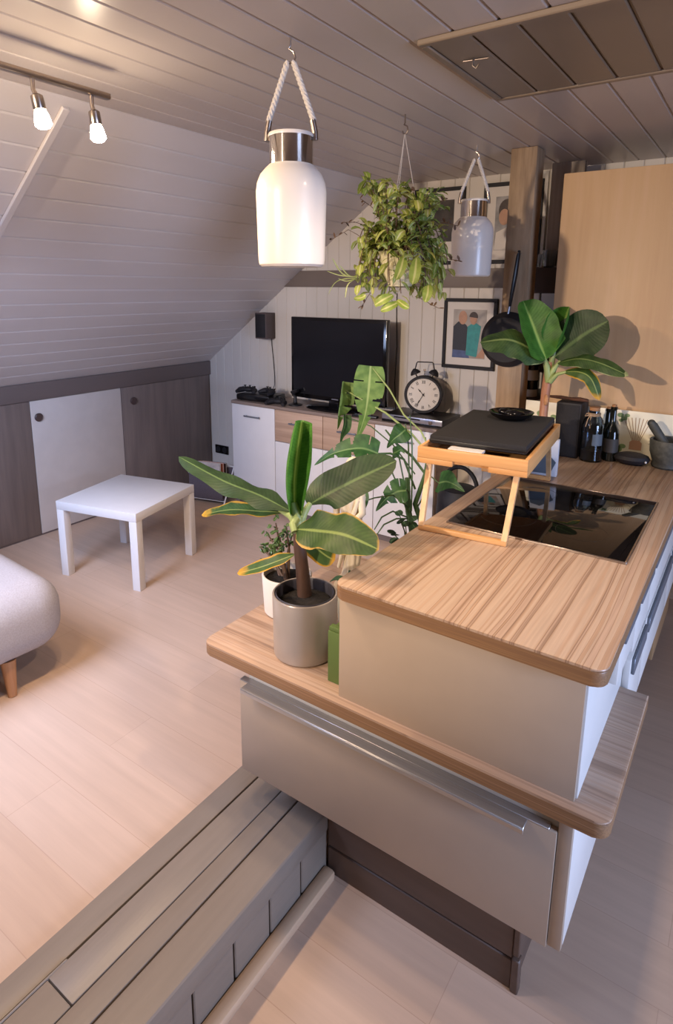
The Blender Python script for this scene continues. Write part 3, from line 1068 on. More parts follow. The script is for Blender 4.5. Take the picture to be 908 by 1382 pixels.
def stem_path(az, reach, rise, drop):
    o = Vector((.06 * math.cos(az), .06 * math.sin(az), pz + .01))
    pts = []
    for k in range(9):
        f = k / 8
        r = .06 + (reach - .06) * (1 - (1 - f) ** 1.6)
        z = pz + .01 + rise * math.sin(min(1, f * 1.5) * PI / 2) * (1 if f < .67 else 1) - drop * max(0, f - .25) ** 1.5 * 1.54
        pts.append(Vector((r * math.cos(az + f * .3), r * math.sin(az + f * .3), z)))
    return pts
for i in range(112):
    az = random.uniform(0, 2 * PI)
    if i >= 78 and abs((az + PI / 2 + .5 + PI) % (2 * PI) - PI) < .6:
        continue
    if i < 26:
        p = stem_path(az, random.uniform(.06, .17), random.uniform(.10, .27), 0)
    elif i < 78:
        p = stem_path(az, random.uniform(.11, .21), random.uniform(.03, .17), random.uniform(.05, .24))
    else:
        p = stem_path(az, random.uniform(.11, .20), random.uniform(.02, .09), random.uniform(.10, .20))
    st.tube(p, [.0022] * 5 + [.0018] * 4, 5)
    for k in range(1, 9):
        for s in (-1, 1):
            if random.random() < .22:
                continue
            c = p[k] + Vector((random.gauss(0, .006), random.gauss(0, .006), random.gauss(0, .006)))
            t = (p[k] - p[k - 1]).normalized()
            side = Vector((-math.sin(az), math.cos(az), 0)) * s
            d = (t * random.uniform(.1, .8) + side * random.uniform(.3, 1) + Vector((0, 0, random.uniform(-.35, .55)))).normalized()
            l_ = random.uniform(.034, .058)
            q = lf[0 if random.random() < .68 else 1]
            q.leaf([c, c + d * l_ * .5 + Vector((0, 0, .004)), c + d * l_ + Vector((0, 0, -.008))], l_ * random.uniform(.22, .31), (random.gauss(0, .3), random.gauss(0, .3), 1), lambda s_: math.sin(PI * min(1, s_ * .96 + .04)) ** .7, .25, 0, 0, 4, 1)
st.build('stems', 'twig', hpl)
lf[0].build('foliage', 'trad', hpl)['label'] = 'pale variegated foliage'
lf[1].build('foliage', 'tradd', hpl)['label'] = 'deeper green foliage'
# big striped leaves at the lower front, and a runner on the left
def hl(u, v, y):
    return at(u, v, y) - hpl.location
for a, b, c, w_ in (((562, 348), (560, 368), (556, 384), .022), ((545, 345), (541, 362), (534, 378), .02), ((530, 398), (518, 404), (505, 412), .02), ((538, 408), (525, 414), (513, 419), .018), ((578, 384), (577, 396), (573, 408), .018), ((536, 405), (545, 412), (552, 416), .014), ((478, 402), (487, 402), (494, 398), .014)):
    big = MB()
    big.leaf([hl(*a, 2.12), hl(*b, 2.08), hl(*c, 2.08)], w_, (.3, -1, .4), None, .15, 0, 0, 8, 2)
    big.build('striped_leaf', 'tradd', hpl)
run = MB()
base_ = hl(484, 375, 2.15)
for a, b in (((458, 372), (441, 366)), ((455, 380), (443, 398)), ((468, 380), (456, 376)), ((462, 370), (448, 348)), ((470, 384), (466, 402)), ((470, 372), (458, 358))):
    run.leaf([base_, hl(*a, 2.13), hl(*b, 2.12)], .007, (0, -.4, 1), lambda s_: (1 - s_) ** .5 * .9 + .1, .4, 0, 0, 10, 1)
run.build('runner', 'spid', hpl)
for a, b, c in (((500, 330), (470, 310), (446, 324)), ((520, 300), (500, 278), (486, 268)), ((560, 300), (580, 280), (604, 268)), ((590, 345), (606, 350), (620, 352)), ((530, 285), (527, 262), (520, 247)), ((500, 310), (480, 300), (462, 300)), ((545, 290), (550, 265), (556, 252)), ((580, 310), (600, 300), (618, 305)), ((560, 400), (580, 410), (592, 416)), ((500, 395), (492, 408), (488, 414))):
    fine = MB()
    pa, pb, pc = hl(*a, 2.2), hl(*b, 2.18), hl(*c, 2.17)
    fine.tube([pa, pa.lerp(pb, .6) + Vector((0, 0, .004)), pb, pc], .0013, 5)
    for k in range(5):
        q0 = pb.lerp(pc, k / 4)
        dd = Vector((random.gauss(0, 1), random.gauss(0, 1), random.gauss(0, 1) + .3)).normalized() * .022
        fine.leaf([q0, q0 + dd * .5, q0 + dd], .005, (0, -.5, 1), None, .2, 0, 0, 4, 1)
    fine.build('flower_stalk', 'twig', hpl)

# ------------------------------------------------------------------ tv wall
tv_x0, tv_x1, tv_y0 = -3.195, -1.525, 3.315
sb_ = thing('sideboard', 'white and oak sideboard under the television', 'sideboard', (tv_x0, tv_y0, 0))
W = tv_x1 - tv_x0
D = BACK - .02 - tv_y0
part('body', 'tvwood', sb_, lambda q: (q.box((.0, .018, .05), (.018, D, .785)), q.box((W - .018, .018, .05), (W, D, .785)), q.box((.0185, .03, .05), (W - .0185, D, .07)), q.box((.0185, .02, .0701), (W - .0185, D, .78))))
part('top', 'tvtop', sb_, bx((-.004, -.004, .7855), (W + .004, D, .808), .003))
part('plinth', 'dtrim', sb_, bx((.03, .03, 0), (W - .03, D - .02, .0495)))


def front(name, m_, x0, x1, z0, z1, hnd=None):
    f = part(name, m_, sb_, bx((x0 + .002, 0, z0 + .002), (x1 - .002, .0175, z1 - .002), .002))
    if hnd:
        xc, zc, hw = hnd
        part('handle', 'dsteel', f, lambda q: (q.box((xc - hw, -.022, zc - .006), (xc + hw, -.014, zc + .006), .003, 2), q.box((xc - hw + .012, -.0145, zc - .004), (xc - hw + .02, -.0005, zc + .004)), q.box((xc + hw - .02, -.0145, zc - .004), (xc + hw - .012, -.0005, zc + .004))))


x1_, x2_, x3_ = .417, .838, 1.245
front('door', 'white', 0, x1_, .05, .785, (.21, .705, .075))
front('drawer', 'tvwood', x1_, x2_, .555, .785, (.63, .70, .075))
front('drawer', 'tvwood', x2_, x3_, .555, .785, (1.04, .70, .075))
front('door', 'white', x1_, x2_, .05, .553)
front('door', 'white', x2_, x3_, .05, .553)
front('door', 'white', x3_, W, .05, .785, (1.455, .705, .07))

TT = .8085
tv = thing('television', 'large black flat television standing on the sideboard', 'television', (-2.35, 3.46, TT))
part('bezel', 'blackg', tv, bx((-.388, .0, .055), (.388, .045, .625), .006))
part('screen', 'screen', tv, bx((-.366, -.0012, .085), (.366, -.0004, .60)))
part('stand', 'blackg', tv, lambda q: (q.lathe([(0, 0), (.22, 0), (.225, .006), (.20, .016), (0, .022)], 40, (-.02, -.0, 0), 'z', 1, .5), q.box((-.06, -.0, .015), (.02, .05, .07), .004)))
part('logo', 'silver', tv, bx((-.035, -.0016, .067), (.02, -.0006, .074)))

# games console with pads heaped on it
gc = thing('games_console', 'flat black console at the left end of the sideboard', 'console', (-3.02, 3.44, TT), .05)
part('case', 'black', gc, bx((-.15, -.095, .004), (.15, .11, .048), .006))
part('front_strip', 'blackg', gc, bx((-.148, -.0972, .012), (.148, -.0955, .04), .001))
for i_ in range(4):
    part('foot', 'blackm', gc, lambda q: q.cyl(((-.12, .12)[i_ % 2], (-.07, .08)[i_ // 2], 0), ((-.12, .12)[i_ % 2], (-.07, .08)[i_ // 2], .0045), .012))


def gamepad(loc, rz, label):
    t = thing('gamepad', label, 'gamepad', loc, rz, 'black game controllers')
    part('shell', 'blackm', t, lambda q: (q.sphere((0, 0, .026), .05, 20, 10, 1.0, .55, .42), q.tube([(-.035, .0, .026), (-.06, -.02, .022), (-.068, -.06, .014)], [.022, .021, .013], 12), q.tube([(.035, .0, .026), (.06, -.02, .022), (.068, -.06, .014)], [.022, .021, .013], 12)))
    for s in (-1, 1):
        part('thumbstick', 'black', t, lambda q: (q.cyl((s * .02, -.012, .042), (s * .02, -.012, .056), .006), q.cyl((s * .02, -.012, .056), (s * .02, -.012, .06), .010)))
    part('button', 'blackg', t, lambda q: [q.cyl((.045 + dx, .004 + dy, .040), (.045 + dx, .004 + dy, .050), .004, n=10) for dx, dy in ((.01, 0), (-.01, 0), (0, .01), (0, -.01))])
    return t


g0 = gamepad((-3.12, 3.42, TT + .0485), .3, 'black game controller on top of the console, left one')
dup(g0, (-2.93, 3.45, TT + .0485), -.35, 'black game controller on the console edge nearest the television', 'black game controllers')
dup(g0, (-2.79, 3.37, TT), .2, 'black game controller lying on the bare sideboard top before the television', 'black game controllers')
st_ = thing('charging_stand', 'small black stand in front of the left television edge', 'stand', (-2.68, 3.43, TT))
part('base', 'black', st_, lambda q: q.lathe([(0, 0), (.05, 0), (.05, .008), (.02, .018), (0, .018)], 24))
part('cradle', 'black', st_, lambda q: q.tube([(0, 0, .0185), (0, 0, .06), (-.02, 0, .09), (.03, -.01, .11)], [.014, .012, .02, .012], 12))
rc = thing('remote_control', 'slim dark remote lying before the right television foot', 'remote', (-2.05, 3.36, TT), .1)
part('shell', 'black', rc, bx((-.09, -.02, 0), (.09, .02, .016), .005))
part('keypad', 'silver', rc, lambda q: [q.box((-.07 + .02 * k, -.012 + .011 * j, .0162), (-.058 + .02 * k, -.005 + .011 * j, .0185)) for k in range(6) for j in range(2)])

dv = thing('disc_player', 'flat silver-fronted player under the alarm clock', 'player', (-1.70, 3.44, TT))
part('case', 'black', dv, bx((-.205, -.105, .004), (.205, .16, .05), .003))
part('front_panel', 'silver', dv, bx((-.206, -.113, .018), (.206, -.1055, .052), .003))
part('display', 'blackg', dv, bx((-.206, -.1135, .004), (.206, -.1056, .0175), .001))
part('dial', 'chrome', dv, lambda q: q.cyl((.13, -.1185, .03), (.13, -.1132, .03), .012, n=20))
part('disc_slot', 'blackg', dv, bx((-.12, -.1140, .036), (.06, -.1132, .044)))

ckl = thing('alarm_clock', 'black twin-bell alarm clock standing on the disc player', 'clock', (-1.705, 3.50, TT + .0540), .32)
cz = .117
part('case', 'blackm', ckl, lambda q: q.lathe([(0, .05), (.10, .05), (.117, .03), (.120, -.03), (.116, -.038), (.104, -.038), (.102, -.028), (0, -.028)], 48, (0, 0, cz), 'y'))
part('face', 'clockf', ckl, lambda q: q.lathe([(0, -.0285), (.1015, -.0285), (.1015, -.0295), (0, -.0295)], 48, (0, 0, cz), 'y'))
NUM = ['XII', 'I', 'II', 'III', 'IV', 'V', 'VI', 'VII', 'VIII', 'IX', 'X', 'XI']
nm = MB()
for k, s_ in enumerate(NUM):
    a = 2 * PI * k / 12
    wid = {'I': .006, 'V': .011, 'X': .011}
    tot = sum(wid[c] for c in s_)
    pos = -tot / 2
    mm = Matrix.Translation((math.sin(a) * .080, -.0302, cz + math.cos(a) * .080)) @ Matrix.Rotation(a, 4, 'Y')
    for ch in s_:
        cxx = pos + wid[ch] / 2
        pos += wid[ch]
        if ch == 'I':
            nm.box((cxx - .0014, -.0003, -.010), (cxx + .0014, .0003, .010), mtx=mm)
        elif ch == 'V':
            for g_ in (-1, 1):
                nm.box((-.0012, -.0003, -.0105), (.0012, .0003, .0105), mtx=mm @ Matrix.Translation((cxx + g_ * .0022, 0, 0)) @ Matrix.Rotation(g_ * .22, 4, 'Y'))
        else:
            for g_ in (-1, 1):
                nm.box((-.0012, -.0003, -.0108), (.0012, .0003, .0108), mtx=mm @ Matrix.Translation((cxx, 0, 0)) @ Matrix.Rotation(g_ * .38, 4, 'Y'))
for k in range(60):
    a = 2 * PI * k / 60
    nm.box((-.0005, -.0003, .094), (.0005, .0003, .098), mtx=Matrix.Translation((0, -.0302, cz)) @ Matrix.Rotation(a, 4, 'Y'))
nm.build('numerals', 'black', ckl)


def hand(name, ang, ln, wd, yy):
    mm = Matrix.Translation((0, yy, cz)) @ Matrix.Rotation(ang, 4, 'Y')
    part(name, 'black', ckl, lambda q: (q.box((-wd, -.0006, -.014), (wd, .0006, ln), mtx=mm), q.box((-wd * 2.2, -.0006, ln * .55), (wd * 2.2, .0006, ln * .78), mtx=mm), q.cyl((0, yy - .001, cz), (0, yy + .001, cz), .006)))


hand('hour_hand', 2 * PI * 10.58 / 12, .048, .0017, -.0325)
hand('minute_hand', 2 * PI * 35 / 60, .076, .0013, -.0345)
for s in (-1, 1):
    c = Vector((s * .055, .0, cz + .125))
    d = Vector((s * .45, 0, 1)).normalized()
    bl = part('bell', 'blackm', ckl, lambda q: q.tube([c, c + d * .008, c + d * .022, c + d * .032, c + d * .036], [.033, .032, .024, .010, .004], 20))
    part('post', 'blackm', bl, lambda q: q.cyl(c - d * .022, c, .004))
    part('foot', 'blackm', ckl, lambda q: q.cyl((s * .055, 0, cz - .100), (s * .068, -.004, 0), .007, .005))
part('hammer', 'satin', ckl, lambda q: (q.cyl((0, 0, cz + .115), (0, 0, cz + .150), .0025), q.cyl((-.008, 0, cz + .152), (.008, 0, cz + .152), .006)))
part('carry_handle', 'blackm', ckl, lambda q: q.tube([(-.060, 0, cz + .155), (-.052, 0, cz + .195), (-.046, 0, cz + .202), (.046, 0, cz + .202), (.052, 0, cz + .195), (.060, 0, cz + .155)], .0035, 8))

# wall speaker with cable
ws = thing('wall_speaker', 'small brown-grey loudspeaker on the gable wall left of the television', 'speaker', (-3.115, BACK - .005, 1.25), 0)
part('box', 'speaker', ws, bx((-.055, -.11, 0), (.055, -.0005, .195), .005))
part('grille', 'blackm', ws, bx((-.048, -.114, .01), (.048, -.1105, .185), .003))
part('cable', 'cord', ws, lambda q: q.tube([(.02, -.006, -.0005), (.022, -.006, -.05), (.035, -.006, -.16), (.045, -.006, -.28), (.055, -.02, -.36), (.06, -.06, -.415)], .0028, 6))
mb = MB()
mb.tube([(-2.012, BACK - .008, 1.60), (-2.010, BACK - .008, 1.45), (-2.0, BACK - .008, 1.25), (-2.01, BACK - .008, 1.0), (-2.0, BACK - .012, .90), (-1.98, BACK - .04, .835), (-1.97, BACK - .06, .8125)], .003, 6)
tag(mb.build('power_cable', 'cord'), 'black cable running down the wall right of the television', 'cable')
# double socket near the corner
so = thing('wall_socket', 'black double wall socket low in the corner behind the magazine rack', 'socket', (-3.665, BACK - .0045, .275))
part('plate', 'blackg', so, bx((-.075, -.012, -.037), (.075, 0, .037), .004))
for s in (-1, 1):
    part('outlet', 'blackm', so, lambda q: q.lathe([(.026, -.0122), (.026, -.0150), (.022, -.0150), (.020, -.0125), (0, -.0125)], 24, (s * .037, 0, 0), 'y'))

# ------------------------------------------------------------------ pictures
def picture(label, x, z, w_, h_, draw, fw=.022, rz=0):
    t = thing('picture_frame', label, 'picture', (x, BACK - .005, z), 0, 'framed pictures on the gable wall')
    f = MB()
    for lo, hi in (((-w_ / 2, -h_ / 2), (w_ / 2, -h_ / 2 + fw)), ((-w_ / 2, h_ / 2 - fw), (w_ / 2, h_ / 2)), ((-w_ / 2, -h_ / 2 + fw), (-w_ / 2 + fw, h_ / 2 - fw)), ((w_ / 2 - fw, -h_ / 2 + fw), (w_ / 2, h_ / 2 - fw))):
        f.box((lo[0], -.022, lo[1]), (hi[0], 0, hi[1]), .002, 1)
    f.build('frame', 'blackm', t)
    part('mount', 'mount', t, bx((-w_ / 2 + fw - .001, -.012, -h_ / 2 + fw - .001), (w_ / 2 - fw + .001, -.002, h_ / 2 - fw + .001)))
    draw(t)
    return t


def flat(q, pts, y):
    vs = [q.bm.verts.new((x, y, z)) for x, z in pts]
    f = q.bm.faces.new(vs)
    r = bmesh.ops.extrude_face_region(q.bm, geom=[f])
    for v in r['geom']:
        if isinstance(v, bmesh.types.BMVert):
            v.co.y += .0004


def ell(cx_, cz_, rx, rz_, n=20, a0=0, a1=2 * PI):
    return [(cx_ + rx * math.cos(a0 + (a1 - a0) * k / n), cz_ + rz_ * math.sin(a0 + (a1 - a0) * k / n)) for k in range(n)]


def draw_pair(t):
    p = part('photo', 'photo_bg', t, bx((-.108, -.0126, -.150), (.108, -.0121, .150)))
    part('printed_jacket', 'navy', p, lambda q: flat(q, [(-.105, -.145), (-.02, -.145), (-.005, .03), (-.02, .055), (-.05, .075), (-.075, .075), (-.105, .045)], -.0131))
    part('printed_head', 'skin', p, lambda q: flat(q, ell(-.045, .100, .028, .042), -.0136))
    part('printed_trousers', 'blue', p, lambda q: flat(q, [(-.106, -.149), (.01, -.149), (-.005, -.105), (-.104, -.10)], -.0136))
    part('printed_shirt', 'teal', p, lambda q: flat(q, [(-.015, -.13), (.055, -.14), (.07, .0), (.075, .05), (.045, .068), (.015, .065), (-.012, .045)], -.0141))
    part('printed_head', 'skin', p, lambda q: flat(q, ell(.025, .092, .023, .034), -.0146))
    part('printed_hair', 'hair', p, lambda q: flat(q, ell(.025, .105, .028, .032, 16, -.2, PI + .2), -.0151))
    part('printed_arm', 'skin', p, lambda q: flat(q, [(.05, -.145), (.106, -.145), (.106, -.07), (.08, -.10)], -.0151))


def draw_dark(t):
    p = part('photo', 'photo_dark', t, bx((-.105, -.0126, -.09), (.105, -.0121, .155)))
    part('printed_shape', 'photo_grey', p, lambda q: flat(q, [(-.10, -.085), (.0, -.085), (.03, -.03), (-.02, .01), (-.10, .0)], -.0131))


def draw_portrait(t):
    p = part('photo', 'photo_grey', t, bx((-.10, -.0126, -.15), (.10, -.0121, .15)))
    part('printed_hair', 'hair', p, lambda q: flat(q, ell(-.03, .075, .05, .06), -.0131))
    part('printed_head', 'skin', p, lambda q: flat(q, ell(-.045, .035, .032, .045), -.0136))
    part('printed_blouse', 'mount', p, lambda q: flat(q, [(-.098, -.148), (.09, -.148), (.06, -.02), (.0, -.01), (-.09, -.05)], -.0131))


picture('black framed photo of two people, one in teal, above the alarm clock', -1.492, 1.356, .345, .435, draw_pair)
picture('black framed dark photo behind the hanging plant', -1.735, 2.005, .345, .455, draw_dark)
picture('black framed portrait photo beside the timber post, behind the far lantern', -1.27, 2.005, .345, .455, draw_portrait)

# ------------------------------------------------------------------ low white table
tb = thing('side_table', 'low square white side table on the laminate floor', 'table', (-3.1435, 1.828, 0), .2362)
part('tabletop', 'white', tb, bx((0, 0, .40), (.55, .55, .45), .002))
for i_ in range(4):
    ax, ay = (0, .50)[i_ % 2], (0, .50)[i_ // 2]
    part('leg', 'white', tb, bx((ax + .0005, ay + .0005, 0), (ax + .0495, ay + .0495, .3995), .002))

# ------------------------------------------------------------------ sofa
sf = thing('sofa', 'grey fabric sofa with wooden legs at the left edge', 'sofa', (-2.255, 1.34, 0), -.05)
mb = MB()
mb.box((-1.4, -1.3, .13), (.0, .0, .445), .13, 8)
mb.build('seat', 'cloth', sf, smooth=1.2)
for x_, y_ in ((-.06, -.25), (-.12, -1.15), (-1.28, -.16), (-1.28, -1.15)):
    part('leg', 'legwood', sf, lambda q: q.tube([(x_ - .01, y_, .150), (x_ + .012, y_ - .006, 0)], [.030, .017], 16))
# ------------------------------------------------------------------ magazine rack
mr = thing('magazine_rack', 'grey fabric magazine rack with pale metal legs below the corner socket', 'rack', (-3.36, 3.25, 0), .25)
for s in (-1, 1):
    part('side_frame', 'white', mr, lambda q: (q.tube([(s * .15, -.10, .0), (s * .15, .08, .27)], .006, 8), q.tube([(s * .15 + .012 * s, .10, .0), (s * .15 + .012 * s, -.10, .27)], .006, 8)))
part('sling', 'rackf', mr, lambda q: q.prism([(-.145, -.10), (.145, -.10), (.145, -.094), (-.145, -.094)], .05, .255) or q.prism([(-.145, .075), (.145, .075), (.145, .081), (-.145, .081)], .06, .26) or q.box((-.145, -.095, .045), (.145, .08, .052)))
part('rail', 'white', mr, lambda q: (q.cyl((-.165, -.10, .27), (.165, -.10, .27), .005, n=8), q.cyl((-.165, .08, .268), (.165, .08, .268), .005, n=8), q.cyl((-.15, -.08, .035), (.15, -.08, .035), .005, n=8)))
for k, (m_, lab) in enumerate((('mag', 'pale magazine standing frontmost in the rack'), ('orange', 'orange magazine in the middle of the rack'), ('mag2', 'dark magazine at the back of the rack'))):
    g = thing('magazine', lab, 'magazine', Vector((-3.36, 3.25, .053)) + Matrix.Rotation(.25, 3, 'Z') @ Vector((0, -.055 + k * .045, 0)), .25, 'magazines in the rack')
    part('pages', 'mount', g, bx((-.108, -.008, .0), (.105, .008, .268 - .01 * k)))
    part('cover', m_, g, lambda q: (q.box((-.11, -.0095, 0), (.107, -.0081, .27 - .01 * k)), q.box((-.11, .0081, 0), (.107, .0095, .27 - .01 * k)), q.box((-.111, -.0095, 0), (-.1085, .0095, .27 - .01 * k))))

# ------------------------------------------------------------------ plants on the lower worktop
def pot_round(q, r, h, taper=.96, wall=.008):
    q.lathe([(0, 0), (r * taper - .006, 0), (r * taper, .006), (r, h - .003), (r - .002, h), (r - wall + .002, h), (r - wall, h - .004), (r * taper - wall, .012), (0, .012)], 48)


BP = Vector((-1.012, 1.337, LT + .0005))
bn = thing('banana_plant', 'young banana plant in a silver-grey pot on the lower worktop', 'plant', BP)
part('pot', 'potg', bn, lambda q: pot_round(q, .097, .192, .97))
part('pot_liner', 'poti', bn, lambda q: q.lathe([(.0885, .188), (.0855, .194), (.082, .188), (.081, .15), (.087, .15)], 48))
part('soil', 'soil', bn, lambda q: q.lathe([(0, .172), (.05, .170), (.0808, .160)], 32))


def L_(u, v, y, o=BP):
    return at(u, v, y) - o


trunk = [L_(411, 803, 1.352), L_(408, 770, 1.352), L_(404, 735, 1.352), L_(403, 705, 1.355), L_(402, 690, 1.355)]
part('stem', 'stem', bn, lambda q: q.tube(trunk, [.022, .020, .018, .017, .013], 14))
part('leaf_sheath', 'lstem', bn, lambda q: (q.tube([L_(403, 712, 1.35), L_(400, 695, 1.345), L_(396, 678, 1.35)], [.018, .017, .010], 10), q.tube([L_(404, 708, 1.352), L_(410, 692, 1.36), L_(418, 680, 1.39)], [.015, .012, .008], 10), q.tube([L_(402, 708, 1.352), L_(392, 696, 1.37), L_(378, 688, 1.40)], [.014, .011, .008], 10), q.tube([L_(401, 700, 1.33), L_(395, 708, 1.31), L_(398, 718, 1.30)], [.012, .012, .010], 10)))


def bleaf(root, name, m_, pts, width, up, **kw):
    q = MB()
    q.leaf([L_(*p, o=root.location) for p in pts], width, up, **kw)
    return q.build(name, m_, root)


pb_ = lambda s: min(1, (s / .28) ** .8) * (1 - max(0, (s - .55) / .45) ** 2.4) ** .7 if s > 0 else .02
bleaf(bn, 'leaf', 'banp', [(398, 692, 1.355), (398, 650, 1.36), (402, 610, 1.37), (408, 567, 1.38)], .088, (.75, -.8, 0), prof=lambda s: .35 + .65 * math.sin(PI * min(.82, s * .8 + .05)), fold=.42, curl=1.5, wave=.04, seg=20, m=5)
bleaf(bn, 'leaf', 'ban', [(392, 690, 1.37), (350, 668, 1.42), (300, 648, 1.45), (241, 616, 1.48)], .046, (.25, -.45, 1.2), prof=pb_, fold=-.22, wave=.16, seg=22, m=4)
bleaf(bn, 'leaf', 'ban', [(416, 682, 1.39), (440, 668, 1.45), (485, 645, 1.50), (535, 622, 1.56)], .068, (-.2, -1.0, .55), prof=pb_, fold=.15, wave=.06, seg=22, m=4)
bleaf(bn, 'leaf', 'bany', [(400, 714, 1.31), (425, 716, 1.29), (465, 722, 1.27), (511, 742, 1.27)], .058, (.1, -.85, .9), prof=pb_, fold=.12, wave=.16, seg=24, m=4, wseed=2)
bleaf(bn, 'leaf', 'bany2', [(392, 692, 1.40), (350, 690, 1.46), (310, 688, 1.50), (272, 695, 1.52)], .030, (.2, -.7, 1), prof=pb_, fold=.3, wave=.2, seg=18, m=3)
bleaf(bn, 'leaf', 'bany2', [(398, 748, 1.345), (375, 757, 1.31), (350, 766, 1.29), (320, 774, 1.28)], .022, (.0, -.9, .8), prof=pb_, fold=.35, wave=.1, seg=16, m=3)
bleaf(bn, 'leaf', 'bany2', [(408, 718, 1.37), (422, 735, 1.40), (440, 750, 1.42), (452, 756, 1.43)], .035, (.0, -.9, .6), prof=pb_, fold=.2, wave=.1, seg=14, m=3)

# jade plant in the white pot
JP = Vector((-1.205, 1.492, LT + .0005))
jd = thing('jade_plant', 'small jade plant in a white pot behind the banana pot', 'plant', JP)
part('pot', 'potw', jd, lambda q: pot_round(q, .084, .137, .92))
part('soil', 'soil', jd, lambda q: q.lathe([(0, .121), (.076, .115)], 24))
random.seed(5)
sq, jl = MB(), MB()
for tip in ((360, 720), (372, 706), (386, 712), (364, 742), (352, 738), (378, 725), (394, 722), (370, 732)):
    e = L_(*tip, 1.525 + random.uniform(-.05, .05), o=JP)
    b_ = Vector((random.uniform(-.015, .015), random.uniform(-.015, .015), .106))
    mid = b_.lerp(e, .55) + Vector((random.uniform(-.015, .015), 0, .012))
    sq.tube([b_, b_.lerp(mid, .5), mid, e], [.006, .005, .004, .0025], 7)
    for k in range(11):
        c = mid.lerp(e, .25 + .85 * k / 10) + Vector((random.gauss(0, .013), random.gauss(0, .013), random.gauss(0, .010)))
        v = jl.sphere(c, random.uniform(.008, .0125), 8, 5, 1, .75, .35)
        rt = Matrix.Translation(c) @ Euler((random.uniform(-.9, .9), random.uniform(-.9, .9), random.uniform(0, 6))).to_matrix().to_4x4() @ Matrix.Translation(-c)
        bmesh.ops.transform(jl.bm, matrix=rt, verts=v)
sq.build('stems', 'twig', jd)
jl.build('foliage', 'jade', jd)

# plaster figure on the lower worktop
SP = Vector((-1.095, 1.72, LT + .0005))
fg = thing('plaster_figurine', 'cream plaster figure of a draped woman behind the banana leaves', 'figurine', SP, -.2)
part('base', 'plasterc', fg, lambda q: q.lathe([(0, 0), (.07, 0), (.072, .012), (.060, .020), (.062, .032), (.052, .042), (.046, .060), (0, .060)], 32))
mb = MB()
prof = [(.038, .0605, 0), (.030, .10, .0), (.034, .16, .004), (.040, .22, .006), (.034, .28, .002), (.046, .33, -.002), (.052, .37, -.004), (.040, .405, -.004), (.016, .42, -.004), (.014, .435, -.004)]
rings = []
for r, h, ox in prof:
    rings.append([mb.bm.verts.new((ox + (r + .12 * r * math.sin(9 * 2 * PI * j / 72 + h * 14)) * math.cos(2 * PI * j / 72), .75 * (r + .12 * r * math.sin(9 * 2 * PI * j / 72 + h * 14)) * math.sin(2 * PI * j / 72), h)) for j in range(72)])
for a, b in zip(rings, rings[1:]):
    for j in range(72):
        mb.bm.faces.new((a[j], a[(j + 1) % 72], b[(j + 1) % 72], b[j]))
mb.bm.faces.new(rings[-1])
mb.bm.faces.new(list(reversed(rings[0])))
mb.sphere((-.004, -.004, .462), .028, 20, 14, .86, .95, 1.2)
mb.tube([(-.045, 0, .375), (-.062, -.014, .32), (-.045, -.034, .275), (-.018, -.042, .27)], [.015, .013, .011, .008], 10)
mb.tube([(.040, 0, .375), (.060, -.012, .32), (.040, -.036, .29), (.010, -.044, .285)], [.015, .013, .011, .008], 10)
mb.tube([(-.03, -.034, .10), (.0, -.036, .2), (.03, -.03, .30), (.044, -.016, .365)], [.006, .009, .009, .007], 8)
mb.build('figure', 'plasterc', fg, smooth=1.0)
part('hair', 'plasterc', fg, lambda q: (q.sphere((-.004, .006, .472), .029, 18, 10, .95, .95, 1.1), q.sphere((-.004, .030, .470), .014, 12, 8)))
part('nose', 'plasterc', fg, lambda q: q.tube([(-.004, -.029, .472), (-.004, -.034, .460)], [.002, .004], 8))

# small strap-leaved plant in a cream pot, and a clear tumbler
OP = Vector((-.99, 1.56, LT + .0005))
orc = thing('strap_leaf_plant', 'low strap-leaved plant in a cream pot behind the banana pot', 'plant', OP)
part('pot', 'potc', orc, lambda q: pot_round(q, .052, .10, .85))
part('soil', 'bark', orc, lambda q: q.lathe([(0, .090), (.045, .084)], 20))
for dx, dy, dz, w_ in ((-.075, -.02, .05, .020), (.07, .05, .06, .024), (.09, -.03, .045, .020), (-.03, .07, .06, .02)):
    q = MB()
    q.leaf([(0, 0, .088), (dx * .5, dy * .5, .088 + dz), (dx, dy, .088 + dz * .7)], w_, (0, 0, 1), lambda s: min(1, .4 + s * 2) * (1 - max(0, s - .7) / .3 * .8), .3, 0, 0, 10, 2)
    q.build('leaf', 'darkleaf', orc)
gl = thing('tumbler', 'clear glass tumbler beside the plaster figure', 'glass', (-.96, 1.72, LT + .0005))
part('bowl', 'glass', gl, lambda q: q.lathe([(0, 0), (.028, 0), (.030, .004), (.036, .10), (.034, .10), (.028, .010), (0, .010)], 28))
part('lip', 'glass', gl, lambda q: q.lathe([(.0335, .1003), (.0365, .1003), (.0362, .103), (.0338, .103)], 28))
PP = Vector((-.955, 1.88, LT + .0005))
pe = thing('peperomia_plant', 'small round-leaved plant beside the worktop edge behind the figure', 'plant', PP)
part('pot', 'potw', pe, lambda q: pot_round(q, .055, .11, .85))
part('soil', 'soil', pe, lambda q: q.lathe([(0, .098), (.048, .094)], 20))
sq, pl_ = MB(), MB()
